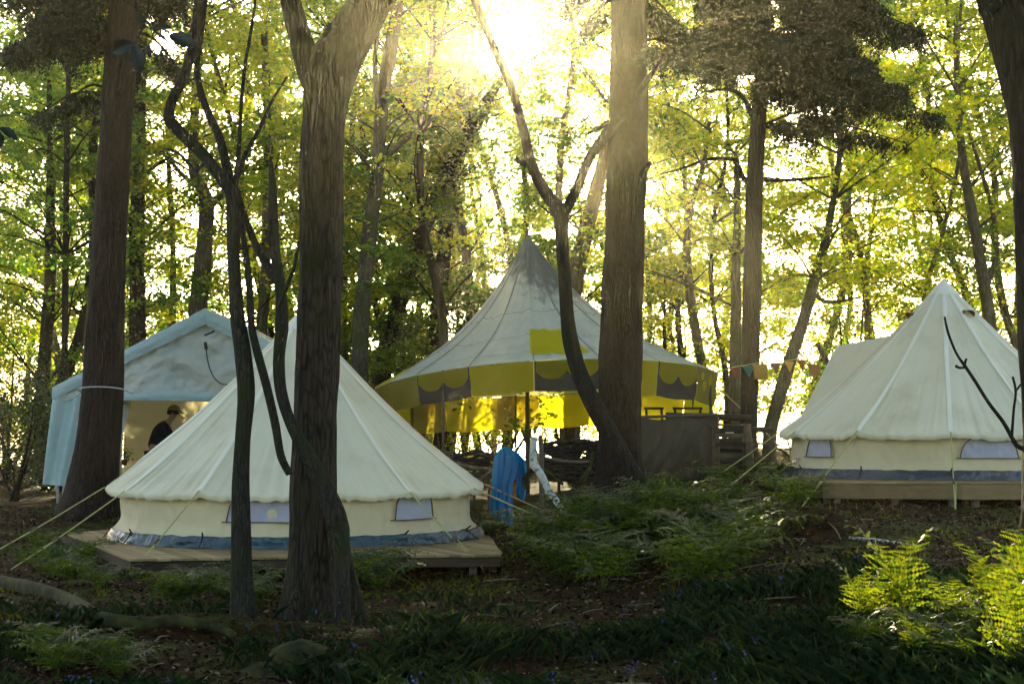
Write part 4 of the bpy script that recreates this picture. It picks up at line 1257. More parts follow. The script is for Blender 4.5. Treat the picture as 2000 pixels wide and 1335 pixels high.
    # work bench inside
    tb = empty('trestle_table', (pk.x - .9, Y0 + 1.6, gz(pk.x - .9, Y0 + 1.6)), 'low dark table inside the marquee, left of the bending person', 'table')
    g = gz(pk.x - .9, Y0 + 1.6)
    b = MB(); b.box((pk.x - .9, Y0 + 1.6, g + .62), (1.2, .6, .04)); b.build('table_top', 'dark_wood', tb, smooth=False)
    for dx in (-.52, .52):
        for dy in (-.24, .24):
            b = MB(); b.bar((pk.x - .9 + dx, Y0 + 1.6 + dy, g - .05), (pk.x - .9 + dx, Y0 + 1.6 + dy, g + .6), .05); b.build('leg', 'dark_wood', tb, smooth=False)
    c = at(243, 892, Y0 + 1.5)
    pt = empty('potted_plant', (c.x, c.y, g + .64), 'small green plant standing on the dark table in the marquee', 'plant')
    b = MB(); b.tube([(c.x, c.y, g + .64), (c.x, c.y, g + .76)], [.045, .06], seg=12, sub=1); b.build('pot', 'flap_brown', pt)
    Cc = RNG.normal(0, .07, (120, 3)) + [c.x, c.y, g + .86]
    np_mesh('leaves', leaf_quads(Cc, .06, .035), 4, 'leaf_green', pt)


marquee()

# white rope round the left conifer
b = MB()
cxy = at(201, 760, 25.0); rr = 88 * 25 / F / 2 + .02
pts = []
for k in range(15):
    a = PI * (1.06 - 1.12 * k / 14)
    pts.append(Vector((cxy.x + rr * math.cos(a), cxy.y - rr * math.sin(a), cxy.z + .03 - .09 * math.cos(a) * 0 + .05 * math.sin(a * 1.0) - .05)))
pts = [at(128, 782, 28.5), at(146, 775, 26.5)] + pts + [Vector((cxy.x + rr * .9, cxy.y + .5, cxy.z - .05)), at(250, 765, 27.5)]
b.tube(pts, [.011] * len(pts), seg=6, sub=3)
o = b.build('white_rope', 'rope_white'); setp(o, 'white rope looped round the big dark conifer trunk', 'rope')


# ------------------------------------------------------------------ person
def skin_body(name, joints, edges, mat, parent, root_i=0, sub=2):
    me = bpy.data.meshes.new(name)
    me.from_pydata([j[0] for j in joints], edges, [])
    me.materials.append(M[mat])
    o = bpy.data.objects.new(name, me); COL.objects.link(o)
    o.parent = parent
    md = o.modifiers.new('skin', 'SKIN'); md.use_smooth_shade = True
    sv = me.skin_vertices[0].data
    for i, j in enumerate(joints):
        r = j[1]
        sv[i].radius = (r, r) if not isinstance(r, tuple) else r
        sv[i].use_root = (i == root_i)
    ms = o.modifiers.new('sub', 'SUBSURF'); ms.levels = sub; ms.render_levels = sub
    return o


def person():
    base = at(300, 900, 31.0); bx_, by_ = base.x, base.y
    g = gz(bx_, by_)
    root = empty('person', (bx_, by_, g), 'person in a dark jacket and tan cap bending forward inside the marquee', 'person')
    # facing +x, leaning over
    J = [((0, 0, .96), .135),                                # 0 pelvis
         ((.05, 0, 1.12), .14), ((.13, 0, 1.30), .165), ((.20, 0, 1.44), .15), ((.28, 0, 1.52), .06), ((.33, 0, 1.58), .055),   # 1..5 spine, neck
         ((.38, 0, 1.66), (.095, .085)), ((.41, 0, 1.74), (.085, .075)),    # 6,7 head
         ((.0, .10, .86), .095), ((.05, .11, .50), .06), ((.0, .11, .09), .042), ((.14, .12, .04), .038),   # 8..11 left leg
         ((.0, -.10, .86), .095), ((-.02, -.11, .50), .06), ((-.10, -.11, .09), .042), ((.05, -.12, .04), .038),
         ((.20, .19, 1.42), .062), ((.32, .24, 1.18), .045), ((.52, .17, 1.10), .034), ((.60, .15, 1.08), .026),   # 16..19 left arm
         ((.20, -.19, 1.42), .062), ((.34, -.24, 1.18), .045), ((.54, -.17, 1.08), .034), ((.62, -.15, 1.06), .026)]
    E = [(0, 1), (1, 2), (2, 3), (3, 4), (4, 5), (5, 6), (6, 7), (0, 8), (8, 9), (9, 10), (10, 11), (0, 12), (12, 13), (13, 14), (14, 15),
         (3, 16), (16, 17), (17, 18), (18, 19), (3, 20), (20, 21), (21, 22), (22, 23)]
    skin_body('body', J, E, 'skin', root)
    # hands: fingers rooted in the palm
    for s, (px_, py_, pz_) in ((1, (.60, .15, 1.08)), (-1, (.62, -.15, 1.06))):
        for k, (dy, ln_) in enumerate(((-.03, .07), (-.01, .08), (.01, .075), (.03, .06))):
            b = MB(); b.tube([(px_ + .01, py_ + dy * .8, pz_), (px_ + .05, py_ + dy, pz_ - .01), (px_ + .03 + ln_ * .9, py_ + dy * 1.1, pz_ - .05)], [.010, .009, .007], seg=6, sub=2)
            o = b.build('finger', 'skin'); o.parent = root
        b = MB(); b.tube([(px_ - .01, py_ - s * .02, pz_), (px_ + .03, py_ - s * .055, pz_ - .02), (px_ + .06, py_ - s * .05, pz_ - .04)], [.012, .010, .008], seg=6, sub=2)
        o = b.build('thumb', 'skin'); o.parent = root
    # clothing, slightly outside the body
    Jj = [((-.01, 0, .93), .155), ((.05, 0, 1.12), .165), ((.13, 0, 1.30), .19), ((.20, 0, 1.45), .165), ((.26, 0, 1.51), .085),
          ((.20, .19, 1.42), .082), ((.32, .25, 1.18), .062), ((.51, .18, 1.10), .050), ((.20, -.19, 1.42), .082), ((.34, -.25, 1.18), .062), ((.53, -.18, 1.08), .050)]
    skin_body('jacket', Jj, [(0, 1), (1, 2), (2, 3), (3, 4), (3, 5), (5, 6), (6, 7), (3, 8), (8, 9), (9, 10)], 'jacket', root)
    Jt = [((0, 0, .95), .15), ((.0, .10, .85), .108), ((.05, .11, .50), .076), ((.0, .11, .12), .06), ((.0, -.10, .85), .108), ((-.02, -.11, .50), .076), ((-.10, -.11, .12), .06)]
    skin_body('trousers', Jt, [(0, 1), (1, 2), (2, 3), (0, 4), (4, 5), (5, 6)], 'jeans', root)
    # hair, cap with peak, nose, ears
    hc = Vector((.395, 0, 1.72))
    def dome(r, zs, th0, off=(0, 0, 0), sq=1.0):
        return lambda u, v: Vector((hc.x + off[0] + r * math.sin(th0 * v) * math.cos(2 * PI * u) * 1.08, hc.y + r * math.sin(th0 * v) * math.sin(2 * PI * u) * .92, hc.z + off[2] + r * zs * math.cos(th0 * v)))
    b = MB(); b.grid(dome(.112, 1.0, 1.9, (-.02, 0, -.02)), 20, 8, closed=True); o = b.build('hair', 'hair'); o.parent = root
    b = MB(); b.grid(dome(.122, 1.02, 1.45, (-.005, 0, .012)), 24, 8, closed=True)
    b.grid(lambda u, v: Vector((hc.x + .09 + .13 * v * math.cos((u - .5) * 2.2), .10 * (u - .5) * 2 * (1 - .2 * v), hc.z + .02 - .06 * v)), 10, 4)
    o = b.build('cap', 'cap', solid=.006); o.parent = root
    b = MB(); b.tube([(.475, 0, 1.68), (.505, 0, 1.655), (.485, 0, 1.645)], [.012, .016, .010], seg=8, sub=2); o = b.build('nose', 'skin'); o.parent = root
    for s in (1, -1):
        b = MB(); b.tube([(.385, s * .088, 1.70), (.38, s * .10, 1.68), (.387, s * .09, 1.65)], [.012, .015, .009], seg=8, sub=2); o = b.build('ear', 'skin'); o.parent = root
        b = MB(); b.tube([(.465, s * .035, 1.685), (.478, s * .035, 1.685)], [.011, .008], seg=8, sub=1); o = b.build('eye', 'hair'); o.parent = root
    b = MB(); b.tube([(.470, -.025, 1.625), (.480, 0, 1.622), (.470, .025, 1.625)], [.005, .007, .005], seg=6, sub=2); o = b.build('mouth', 'flap_brown'); o.parent = root


person()


# ------------------------------------------------------------------ towel, branches, fences, furniture
def pole(name, label, cat, pts, mat, group=None, seg=12, rough=.1, sub=6, thing=True, parent=None):
    P = [at(p[0], p[1], p[3]) for p in pts]
    Q = [p[2] * p[3] / F / 2 for p in pts]
    b = MB(); b.tube(P, Q, seg=seg, sub=sub, rough=rough, seed=pts[0][0])
    o = b.build(name, mat, parent)
    if thing: setp(o, label, cat, group)
    return o


# towel: draped over the crossing branches of a rack
def towel():
    Y = 21.6
    def edge(pts, t):
        q = t * (len(pts) - 1); k = min(len(pts) - 2, int(q)); f = q - k
        return pts[k][0] * (1 - f) + pts[k + 1][0] * f, pts[k][1] * (1 - f) + pts[k + 1][1] * f
    Lf = [(976, 876), (966, 890), (961, 925), (960, 960), (955, 985), (956, 1000)]
    Rt = [(990, 871), (1014, 886), (1012, 912), (1000, 950), (1001, 990), (1002, 1030)]
    L2 = [(986, 873), (1000, 884), (1008, 905), (1010, 930), (1008, 955), (1010, 968)]
    R2 = [(992, 874), (1012, 884), (1026, 900), (1030, 925), (1029, 950), (1024, 978)]
    b = MB()
    for (A, B_, bul, y0) in ((Lf, Rt, .11, 0.0), (L2, R2, .07, .06)):
        for side in (-1,):
            def f(u, v):
                xa, ya = edge(A, v); xb, yb = edge(B_, v)
                p = at(xa + (xb - xa) * u, ya + (yb - ya) * u, Y)
                s_ = u * 2 - 1
                dep = bul * math.sqrt(max(0, 1 - s_ ** 4)) * min(1, .25 + v * 4)
                fold = .035 * math.sin(u * 17 + 2.2 * v + y0 * 40) * min(1, v * 2.5) + .02 * math.sin(u * 31 - 3 * v)
                if side > 0: fold = -fold * .5; p.z += .04 * v
                return p + Vector((0, y0 + side * dep + fold, 0))
            b.grid(f, 40, 40)
    o = b.build('towel', 'towel', solid=.008); setp(o, 'bright blue towel draped over a mossy branch rack near the pale branch', 'towel')


towel()
pole('branch_stake', 'mossy forked stake holding up the blue towel', 'stake', [(983, 1060, 12, 21.65), (982, 980, 11, 21.65), (984, 900, 10, 21.62), (982, 878, 9, 21.6)], 'moss_wood')
pole('fallen_branch', 'pale lichen covered branch leaning against the stake beside the blue towel', 'branch',
     [(1043, 853, 13, 21.0), (1041, 880, 14, 21.0), (1043, 905, 16, 20.95), (1058, 930, 15, 20.8), (1072, 958, 14, 20.6), (1088, 980, 14, 20.4), (1104, 1000, 13, 20.2), (1120, 1018, 10, 20), (1138, 1036, 6, 19.8)], 'lichen_bark', rough=.18)
pole('wooden_stake', 'dark upright stake behind the pale branch', 'stake', [(1058, 1045, 12, 21.3), (1058, 950, 11, 21.3), (1056, 850, 10, 21.3)], 'old_wood')
pole('mossy_branch', 'curved mossy branch in front of the big brown trunk', 'branch', [(1112, 965, 9, 22.2), (1130, 945, 10, 22.2), (1146, 925, 10, 22.2), (1155, 900, 8, 22.2), (1158, 880, 5, 22.2)], 'moss_wood', rough=.2)
pole('mossy_branch', 'hooked mossy branch just right of the blue towel', 'branch', [(1028, 955, 8, 21.5), (1026, 935, 9, 21.5), (1034, 922, 9, 21.5), (1048, 918, 8, 21.5), (1066, 920, 7, 21.5), (1085, 935, 6, 21.5), (1100, 945, 5, 21.5)], 'moss_wood', rough=.2)
pole('rail', 'thin horizontal rail running from the stake to the big brown trunk', 'rail', [(1060, 893, 7, 23.5), (1090, 899, 7, 23.6), (1120, 902, 7, 23.8), (1155, 901, 6, 24)], 'old_wood')
pole('rail', 'pale rail sticking out left of the blue towel', 'rail', [(880, 904, 8, 23.5), (920, 912, 8, 23.4), (960, 916, 6, 23.2)], 'old_wood')
pole('rail', 'short diagonal stick propped between the left rail and the blue towel', 'rail', [(928, 948, 5, 23.0), (945, 930, 5, 23.0), (962, 916, 5, 23.0)], 'old_wood')
pole('leaning_pole', 'thin grey pole leaning behind the left slope of the right bell tent', 'pole', [(1640, 760, 11, 30), (1618, 710, 11, 30), (1596, 670, 10, 30)], 'pale_bark')


def hurdle(label, px0, px1, ytop, ybot, Y, rows, mat='dark_wood', seed=0, npost=5, lean=0):
    rd = random.Random(seed)
    a = at(px0, ybot, Y); g = gz(a.x, Y)
    root = empty('hurdle_fence', (a.x, Y, g), label, 'fence', 'rough hurdles round the kitchen')
    posts = []
    for k in range(npost):
        px = px0 + (px1 - px0) * k / (npost - 1)
        t = at(px + rd.uniform(-3, 3), ytop - rd.uniform(0, 8), Y); f = at(px, ybot, Y); f.z = min(f.z, gz(f.x, Y) - .05)
        b = MB(); b.tube([f, f.lerp(t, .5) + Vector((rd.uniform(-.02, .02), 0, 0)), t], [.028, .026, .02], seg=8, sub=3, rough=.12); b.build('post', mat, root)
    for r in range(rows):
        yy = ytop + (ybot - ytop) * (r + .5) / rows
        b = MB(); P = []
        for k in range(10):
            px = px0 - 6 + (px1 - px0 + 12) * k / 9
            p = at(px, yy + rd.uniform(-3.5, 3.5) + lean * k, Y + (.045 if (k + r) % 2 else -.045)); P.append(p)
        q = rd.uniform(.018, .034)
        b.tube(P, [q] * 10, seg=6, sub=3, rough=.15, seed=r); b.build('weave_rod', mat, root)


hurdle('dark woven hurdle left of the blue towel under the big top', 870, 985, 882, 935, 27.5, 13, seed=1)
hurdle('dense dark woven hurdle between the pale branch and the big brown trunk', 1062, 1180, 862, 940, 27.0, 26, seed=2)

# cooking shelter: tarp windbreak over a rail, log wall, crate stand, small table
def tarp_screen():
    a = at(1252, 816, 28.6); c = at(1402, 812, 28.9)
    root = empty('windbreak', (a.x, a.y, gz(a.x, a.y)), 'dark brown tarpaulin windbreak hung on a rail right of the big brown trunk', 'windbreak')
    b = MB()
    def f(u, v):
        p = a.lerp(c, u); p.z -= .04 * math.sin(u * PI * 2) ** 2
        g = gz(p.x, p.y)
        q = Vector((p.x, p.y, p.z + (g - p.z) * v))
        q.y += .07 * noise.noise(Vector((u * 9 + v * 5, v * 1.5, 2))) * v * 2 + .03 * math.sin(u * 38 + v * 7) * v
        return q
    b.grid(f, 60, 18); b.build('cloth', 'dark_cloth', root)
    b = MB(); b.tube([a + Vector((-.2, 0, .01)), a.lerp(c, .5) + Vector((0, 0, .02)), c + Vector((.15, 0, .02))], [.03, .028, .026], seg=8, sub=4, rough=.1); b.build('rail', 'old_wood', root)
    for p in (a, c):
        b = MB(); b.tube([(p.x, p.y + .05, gz(p.x, p.y) - .2), (p.x, p.y + .05, p.z + .05)], [.035, .03], seg=8, sub=2); b.build('post', 'old_wood', root)
tarp_screen()


def log_wall():
    a = at(1335, 905, 29.6)
    root = empty('log_wall', (a.x, a.y, gz(a.x, a.y)), 'low stacked log wall behind the slatted crate stand', 'wall')
    rd = random.Random(3)
    for k in range(7):
        yy = 832 + k * 14
        p, q = at(1338 + rd.uniform(-4, 4), yy, 29.6), at(1475 + rd.uniform(-6, 6), yy + rd.uniform(-2, 2), 29.8)
        if k == 0: p, q = at(1300, 812, 29.6), at(1468, 816, 29.6)
        if k == 1: q = at(1508, 838, 29.9)
        b = MB(); b.tube([p, p.lerp(q, .5) + Vector((0, 0, rd.uniform(-.02, .02))), q], [.068, .066, .06], seg=12, sub=5, rough=.12, seed=k); b.build('log', 'dark_wood', root)
log_wall()


def crate_stand():
    Y = 27.8
    TL, TR = at(1394, 829, Y), at(1460, 829, Y)
    g = gz(TL.x, Y)
    root = empty('slatted_stand', ((TL.x + TR.x) / 2, Y, g), 'square wooden stand with open slats in front of the log wall', 'stand')
    dz = TL.z - g
    for x in (TL.x, TR.x):
        for dy in (0, .42):
            b = MB(); b.bar((x, Y + dy, g - .05), (x, Y + dy, TL.z - .021), .05, .05); b.build('leg', 'old_wood', root, smooth=False)
    b = MB(); b.box(((TL.x + TR.x) / 2, Y + .2, TL.z), (TR.x - TL.x + .12, .56, .035)); b.build('top', 'old_wood', root, smooth=False)
    for k, z in enumerate((.80, .62, .42, .20)):
        b = MB(); b.box(((TL.x + TR.x) / 2, Y - .035 + .002 * k, g + dz * z), (TR.x - TL.x - .052, .02, .075)); b.build('slat', 'dark_wood' if k % 2 else 'old_wood', root, smooth=False)
    b = MB(); b.box(((TL.x + TR.x) / 2, Y + .2, g + .18), (TR.x - TL.x - .06, .40, .03)); b.build('shelf', 'old_wood', root, smooth=False)
    cc = at(1425, 846, Y + .1)
    o = MB(); o.box(cc, (.15, .02, .045), rz=.05); ob = o.build('paper_note', 'canvas_seam', smooth=False, bevel=.004); setp(ob, 'small pale card standing in the slatted stand', 'card')
    post, P, Q = None, None, None
    pole('prop_post', 'stout upright post at the right side of the slatted stand', 'post', [(1466, 915, 15, 27.6), (1464, 870, 14, 27.6), (1458, 828, 13, 27.6)], 'old_wood')
crate_stand()


def small_table():
    Y = 27.9
    a, c = at(1468, 864, Y), at(1522, 868, Y)
    g = gz(a.x, Y)
    root = empty('wooden_table', ((a.x + c.x) / 2, Y, g), 'small rough wooden table beside the left guy ropes of the right bell tent', 'table')
    b = MB(); b.bar(a + Vector((0, .15, 0)), c + Vector((0, .15, 0)), .42, .035); b.build('table_top', 'old_wood', root, smooth=False)
    for px in (1478, 1510):
        for dy in (-.02, .3):
            p = at(px, 870, Y + dy)
            b = MB(); b.bar((p.x, p.y, g - .1), (p.x, p.y, a.z - .02), .055); b.build('leg', 'old_wood', root, smooth=False)
    b = MB(); b.bar(at(1478, 893, Y), at(1510, 895, Y), .03, .05); b.build('stretcher', 'old_wood', root, smooth=False)
small_table()


def trestles():
    Y = 31.5
    for k, (p0, p1, lab) in enumerate(((1262, 1292, 'left trestle of the bench under the right side of the big top'), (1318, 1368, 'right trestle of the bench under the right side of the big top'))):
        a = at((p0 + p1) / 2, 798, Y); g = gz(a.x, Y)
        root = empty('trestle', (a.x, Y, g), lab, 'trestle', 'trestles under the big top')
        b = MB(); b.bar(at(p0 - 4, 797, Y), at(p1 + 4, 797, Y), .06, .05); b.build('beam', 'dark_wood', root, smooth=False)
        for px, dx in ((p0, 7), (p1, -9 if k else 8)):
            e = at(px + dx, 840, Y); e.z = min(e.z, g)
            b = MB(); b.bar(at(px, 799, Y), e, .045); b.build('leg', 'dark_wood', root, smooth=False)
trestles()


def bunting():
    Y = 30.0
    pts = [(1412, 722), (1436, 716), (1460, 712), (1484, 708), (1513, 706), (1540, 704), (1566, 699), (1590, 706), (1612, 704), (1650, 672)]
    P = [at(x, y, Y) for x, y in pts]
    root = empty('bunting', P[0], 'string of small coloured flags strung from the big top past the upright trunk', 'bunting')
    b = MB(); b.tube(P, [.008] * len(P), seg=5, sub=4); b.build('cord', 'rope', root)
    fl = [(1436, 716, 18, 24, 'flag_red', 0), (1461, 712, 24, 22, 'flag_teal', 0), (1484, 709, 28, 30, 'flag_gold', 1), (1514, 706, 22, 22, 'flag_plum', 0), (1541, 704, 20, 20, 'flag_gold', 0),
          (1565, 700, 20, 22, 'flag_rust', 0), (1590, 708, 22, 24, 'flag_brown', 1)]
    for i, (px, py, w, h, m_, sq) in enumerate(fl):
        b = MB()
        a, c = at(px - w / 2, py + 1, Y), at(px + w / 2, py + 2, Y)
        hh = h * Y / F
        def f(u, v):
            k = 1 if sq else (1 - v * .96)
            mid = (a + c) / 2
            p = a.lerp(c, u); p = mid + (p - mid) * k
            return p + Vector((.02 * v, .025 * math.sin(v * 3 + i + u * 2), -hh * v - .006))
        b.grid(f, 6, 6); b.build('flag', m_, root, solid=.004)
bunting()

# bare twig at the right, close to the camera
tw = empty('bare_twig', (at(1990, 880, 8).x, 8, gz(3.2, 8)), 'dark bare twig reaching up in front of the right bell tent', 'twig')
for pts in ([(2080, 1180, 14), (2050, 1000, 12), (2010, 890, 10), (1985, 868, 9), (1960, 825, 8), (1930, 785, 7), (1905, 745, 7), (1885, 715, 7), (1868, 690, 5), (1852, 650, 5), (1845, 618, 4)],
            [(1885, 717, 5), (1875, 718, 5), (1866, 714, 6)], [(1884, 714, 5), (1886, 704, 5), (1888, 700, 4)],
            [(1976, 855, 6), (1980, 800, 5), (1984, 765, 5), (1978, 735, 5)], [(1983, 765, 4), (1994, 750, 4), (2004, 742, 3)]):
    P, Q = path(pts, 8.0)
    b = MB(); b.tube(P, Q, seg=8, sub=4, rough=.12); b.build('stem', 'dark_bark', tw)
for pts in ([(455, 840, 4), (448, 870, 4), (452, 900, 4), (462, 915, 4)], [(438, 820, 3), (446, 855, 3), (450, 880, 3)],
            [(560, 875, 4), (520, 840, 3), (495, 790, 3), (480, 745, 2)]):
    pass


# holly twig hanging into the top left corner near the camera
hb = empty('holly_sprig', at(300, -60, 6.0), 'dark glossy holly sprig hanging near the top left, close to the camera', 'sprig')
b = MB()
for pts in ([(330, -120, 5), (300, -40, 5), (285, 40, 4), (262, 85, 3)], [(285, 40, 3), (310, 70, 3), (350, 92, 2)], [(290, 20, 3), (300, 60, 2), (290, 90, 2)]):
    P, Q = path(pts, 6.0); b.tube(P, Q, seg=6, sub=4)
b.build('twig', 'dark_bark', hb)
def big_leaf(c, d, L, W, roll, par):
    d = Vector(d).normalized(); s = d.cross(Vector((0, -1, .2))).normalized(); n = s.cross(d)
    s = (s * math.cos(roll) + n * math.sin(roll)); n = s.cross(d)
    b = MB()
    def f(u, v):
        x = (u - .5) * 2
        w = W / 2 * math.sin(PI * min(.98, v * .96 + .02)) ** .8 * (1 + .22 * abs(math.sin(v * PI * 4)))
        return Vector(c) + d * L * v + s * x * w + n * (abs(x) * w * .3 - .25 * L * v * v)
    b.grid(f, 6, 16)
    b.build('leaf', 'holly', par)
for (px, py, dx, dz, L, W, ro) in ((262, 85, -1.0, -.25, .105, .05, .2), (262, 88, .3, -1.0, .11, .055, .5), (300, 62, 1, -.5, .07, .04, 1.1), (330, 70, 1, -.3, .11, .055, .1), (290, 88, .15, -1, .05, .02, .3),
                                   (285, 45, -.6, .5, .06, .035, .9), (300, 55, .9, .25, .07, .04, .4)):
    big_leaf(at(px, py, 6.0), (dx, random.uniform(-.3, .3), dz), L, W, ro, hb)
hb2 = empty('holly_sprig', at(-30, 200, 6.4), 'dark holly leaves poking in from the left edge', 'sprig')
b = MB(); P, Q = path([(-60, 190, 4), (-20, 230, 3), (10, 262, 2)], 6.4); b.tube(P, Q, seg=6, sub=4); b.build('twig', 'dark_bark', hb2)
for (px, py, dx, dz, L, W, ro) in ((0, 250, 1, -.5, .08, .04, .4), (-5, 255, .3, -1, .07, .035, .8), (-12, 235, .8, .5, .07, .04, .9)):
    big_leaf(at(px, py, 6.4), (dx, .2, dz), L, W, ro, hb2)


# ------------------------------------------------------------------ ferns
def fern_mesh(name, nf, L, seed, curl=0.0, mat='fern', upright=.9, arch=1.15):
    rd = random.Random(seed)
    V = []; Fc = []
    for f in range(nf):
        az = 2 * PI * f / nf + rd.uniform(-.35, .35)
        l = L * rd.uniform(.7, 1.1)
        up0 = upright + rd.uniform(-.2, .2)
        d = Vector((math.cos(az), math.sin(az), 0)); side = Vector((-d.y, d.x, 0))
        n = 17
        p = Vector((0, 0, 0)); ang = up0
        pts = []
        twist = rd.uniform(-.35, .35)
        for k in range(n + 1):
            t = k / n
            ang_t = up0 * (1 - t * arch) - .10 * t - curl * max(0, t - .75) * 9
            pts.append((p.copy(), ang_t))
            p = p + (d * math.cos(ang_t) + Vector((0, 0, math.sin(ang_t))) + side * twist * t * .5) * l / n
        # rachis: thin strip
        for k in range(n):
            a, b_ = pts[k][0], pts[k + 1][0]; w = .005 * (1 - k / n) + .001
            i = len(V); V += [a + side * w, a - side * w, b_ - side * w, b_ + side * w]; Fc.append((i, i + 1, i + 2, i + 3))
        for k in range(3, n):
            t = k / n
            q, a_ = pts[k]
            ax = (d * math.cos(a_) + Vector((0, 0, math.sin(a_))))
            nr = ax.cross(side)
            pl = l * rd.uniform(.36, .44) * (1.02 - t) ** .85 * min(1, (t - .08) * 7)
            for sg in (-1, 1):
                pd = (side * sg + ax * rd.uniform(.2, .45) + nr * rd.uniform(-.35, .4)).normalized()
                m_ = 7
                pw = l / n * .95
                tipdroop = Vector((0, 0, rd.uniform(-.45, .05) * pl)) + ax * rd.uniform(-.1, .35) * pl
                for j in range(m_):
                    s0, s1 = j / m_, (j + 1.2) / m_
                    c0 = q + pd * pl * s0 + tipdroop * s0 * s0; c1 = q + pd * pl * s1 + tipdroop * s1 * s1
                    w = pw * .50 * (1 - s0) ** .45
                    i = len(V)
                    V += [c0, c0.lerp(c1, .6) + ax * w, c1, c0.lerp(c1, .6) - ax * w]
                    Fc.append((i, i + 1, i + 2, i + 3))
    me = bpy.data.meshes.new(name)
    me.from_pydata([tuple(v) for v in V], [], Fc)
    me.materials.append(M[mat]); me.update()
    return me


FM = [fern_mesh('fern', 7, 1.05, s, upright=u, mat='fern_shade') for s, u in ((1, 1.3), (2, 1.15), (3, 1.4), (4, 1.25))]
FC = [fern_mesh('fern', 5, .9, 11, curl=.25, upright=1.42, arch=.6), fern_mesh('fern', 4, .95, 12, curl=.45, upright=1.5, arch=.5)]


def fern(x, y, s, mesh, label, group, rz=None, tilt=0.0):
    o = bpy.data.objects.new('fern', mesh)
    COL.objects.link(o)
    o.location = (x, y, gz(x, y) - .01)
    o.rotation_euler = (tilt, 0, random.uniform(0, 6.28) if rz is None else rz)
    o.scale = (s, s, s * random.uniform(.9, 1.1))
    return setp(o, label, 'fern', group)


def on_ground(px, py):
    """world point where the pixel ray meets the ground"""
    lo = 5.0
    y = lo
    while y < 40:
        p = at(px, py, y)
        if p.z <= gz(p.x, y): return p
        y += .05
    return at(px, py, 30)


# bright young ferns lower right
for (px, py, s, c, rz, lab) in ((1690, 1225, .70, 0, .3, 'sunlit young fern, leftmost of the bright clump at the lower right'), (1760, 1235, .80, 1, 1.2, 'tallest sunlit fern with a curled tip, second in the bright clump'),
                            (1850, 1225, .55, 0, 2.0, 'short sunlit fern between the taller bright ones'), (1950, 1225, .80, 0, .8, 'tall sunlit fern with arching tip by the right edge'),
                            (2010, 1260, .8, 1, 2.6, 'sunlit fern cut off by the right edge'), (1985, 1330, .6, 1, .1, 'low sunlit fern at the bottom right corner'), (1790, 1300, .35, 1, 2.2, 'tiny curled fern shoot in the grass below the bright clump')):
    p = on_ground(px, py)
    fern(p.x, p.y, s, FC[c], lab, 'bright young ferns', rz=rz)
rd = random.Random(77)
def bank(n, x0, x1, y0, y1, s0, s1, lab, grp, keep=None):
    k = 0; t = 0
    while k < n and t < 4000:
        t += 1
        px, py = rd.uniform(x0, x1), rd.uniform(y0, y1)
        if keep and not keep(px, py): continue
        p = on_ground(px, py)
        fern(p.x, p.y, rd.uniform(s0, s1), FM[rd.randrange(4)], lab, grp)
        k += 1
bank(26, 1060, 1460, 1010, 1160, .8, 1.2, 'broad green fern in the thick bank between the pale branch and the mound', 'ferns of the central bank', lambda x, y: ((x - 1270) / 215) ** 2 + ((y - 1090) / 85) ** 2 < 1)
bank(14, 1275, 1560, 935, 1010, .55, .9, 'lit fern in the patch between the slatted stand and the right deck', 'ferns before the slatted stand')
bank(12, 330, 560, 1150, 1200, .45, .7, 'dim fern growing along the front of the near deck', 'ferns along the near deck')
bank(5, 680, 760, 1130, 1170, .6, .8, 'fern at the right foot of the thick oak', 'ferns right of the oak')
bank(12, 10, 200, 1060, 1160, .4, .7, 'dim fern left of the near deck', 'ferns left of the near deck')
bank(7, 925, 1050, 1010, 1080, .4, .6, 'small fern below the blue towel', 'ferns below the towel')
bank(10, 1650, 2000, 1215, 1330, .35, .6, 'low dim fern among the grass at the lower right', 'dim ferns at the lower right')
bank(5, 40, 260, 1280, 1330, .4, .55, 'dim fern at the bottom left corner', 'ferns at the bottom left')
for k, (px, py, L) in enumerate(((1730, 985, .07), (1010, 1050, .06), (1100, 1060, .06))):
    p = on_ground(px, py)
    shrub('leafy_seedling', ['broad leaved seedling against the long low deck', 'yellow green seedling at the foot of the dark stake', 'leafy seedling by the lower end of the pale branch'][k], p.x, p.y, p.z, .2, .2, .28, 90 if k == 0 else 200, 'leaf_green' if k == 0 else 'leaf_fresh', L, seed=40 + k, cat='seedling')


# ------------------------------------------------------------------ ground cover
def scatter(n, x0, x1, y0, y1, seed):
    r = np.random.default_rng(seed)
    y = y0 + (y1 - y0) * r.uniform(0, 1, n) ** 1.3
    x = r.uniform(x0, x1, n) * y
    return np.array([(a, b_, gz(a, b_)) for a, b_ in zip(x, y)]), r

C, r = scatter(52000, -.36, .36, 7.0, 27, 1)
C[:, 2] += .012
np_ = leaf_quads(C, .05, .03, tilt=.5, droop=0, rng=r)
o = np_mesh('leaf_litter', np_, 4, 'litter'); setp(o, 'brown fallen leaves scattered over the woodland floor', 'leaf litter', kind='stuff')


def blades(C, r, h, w, lean=.5):
    n = len(C)
    az = r.uniform(0, 2 * PI, n); l = h * r.uniform(.5, 1.2, n)
    d = np.stack([np.cos(az), np.sin(az), np.zeros(n)], 1); s = np.stack([-np.sin(az), np.cos(az), np.zeros(n)], 1) * (w / 2)
    ln_ = (lean * r.uniform(.3, 1.4, n))[:, None]; l = l[:, None]; up = np.array([0, 0, 1.])
    m1 = C + up * l * .6 + d * l * ln_ * .35; tip = C + up * l * .85 + d * l * ln_
    V = np.empty((n, 6, 3))
    V[:, 0] = C - s; V[:, 1] = C + s; V[:, 2] = m1 + s * .8; V[:, 3] = tip; V[:, 4] = tip; V[:, 5] = m1 - s * .8
    return V[:, [0, 1, 2, 3, 5]].reshape(-1, 3)


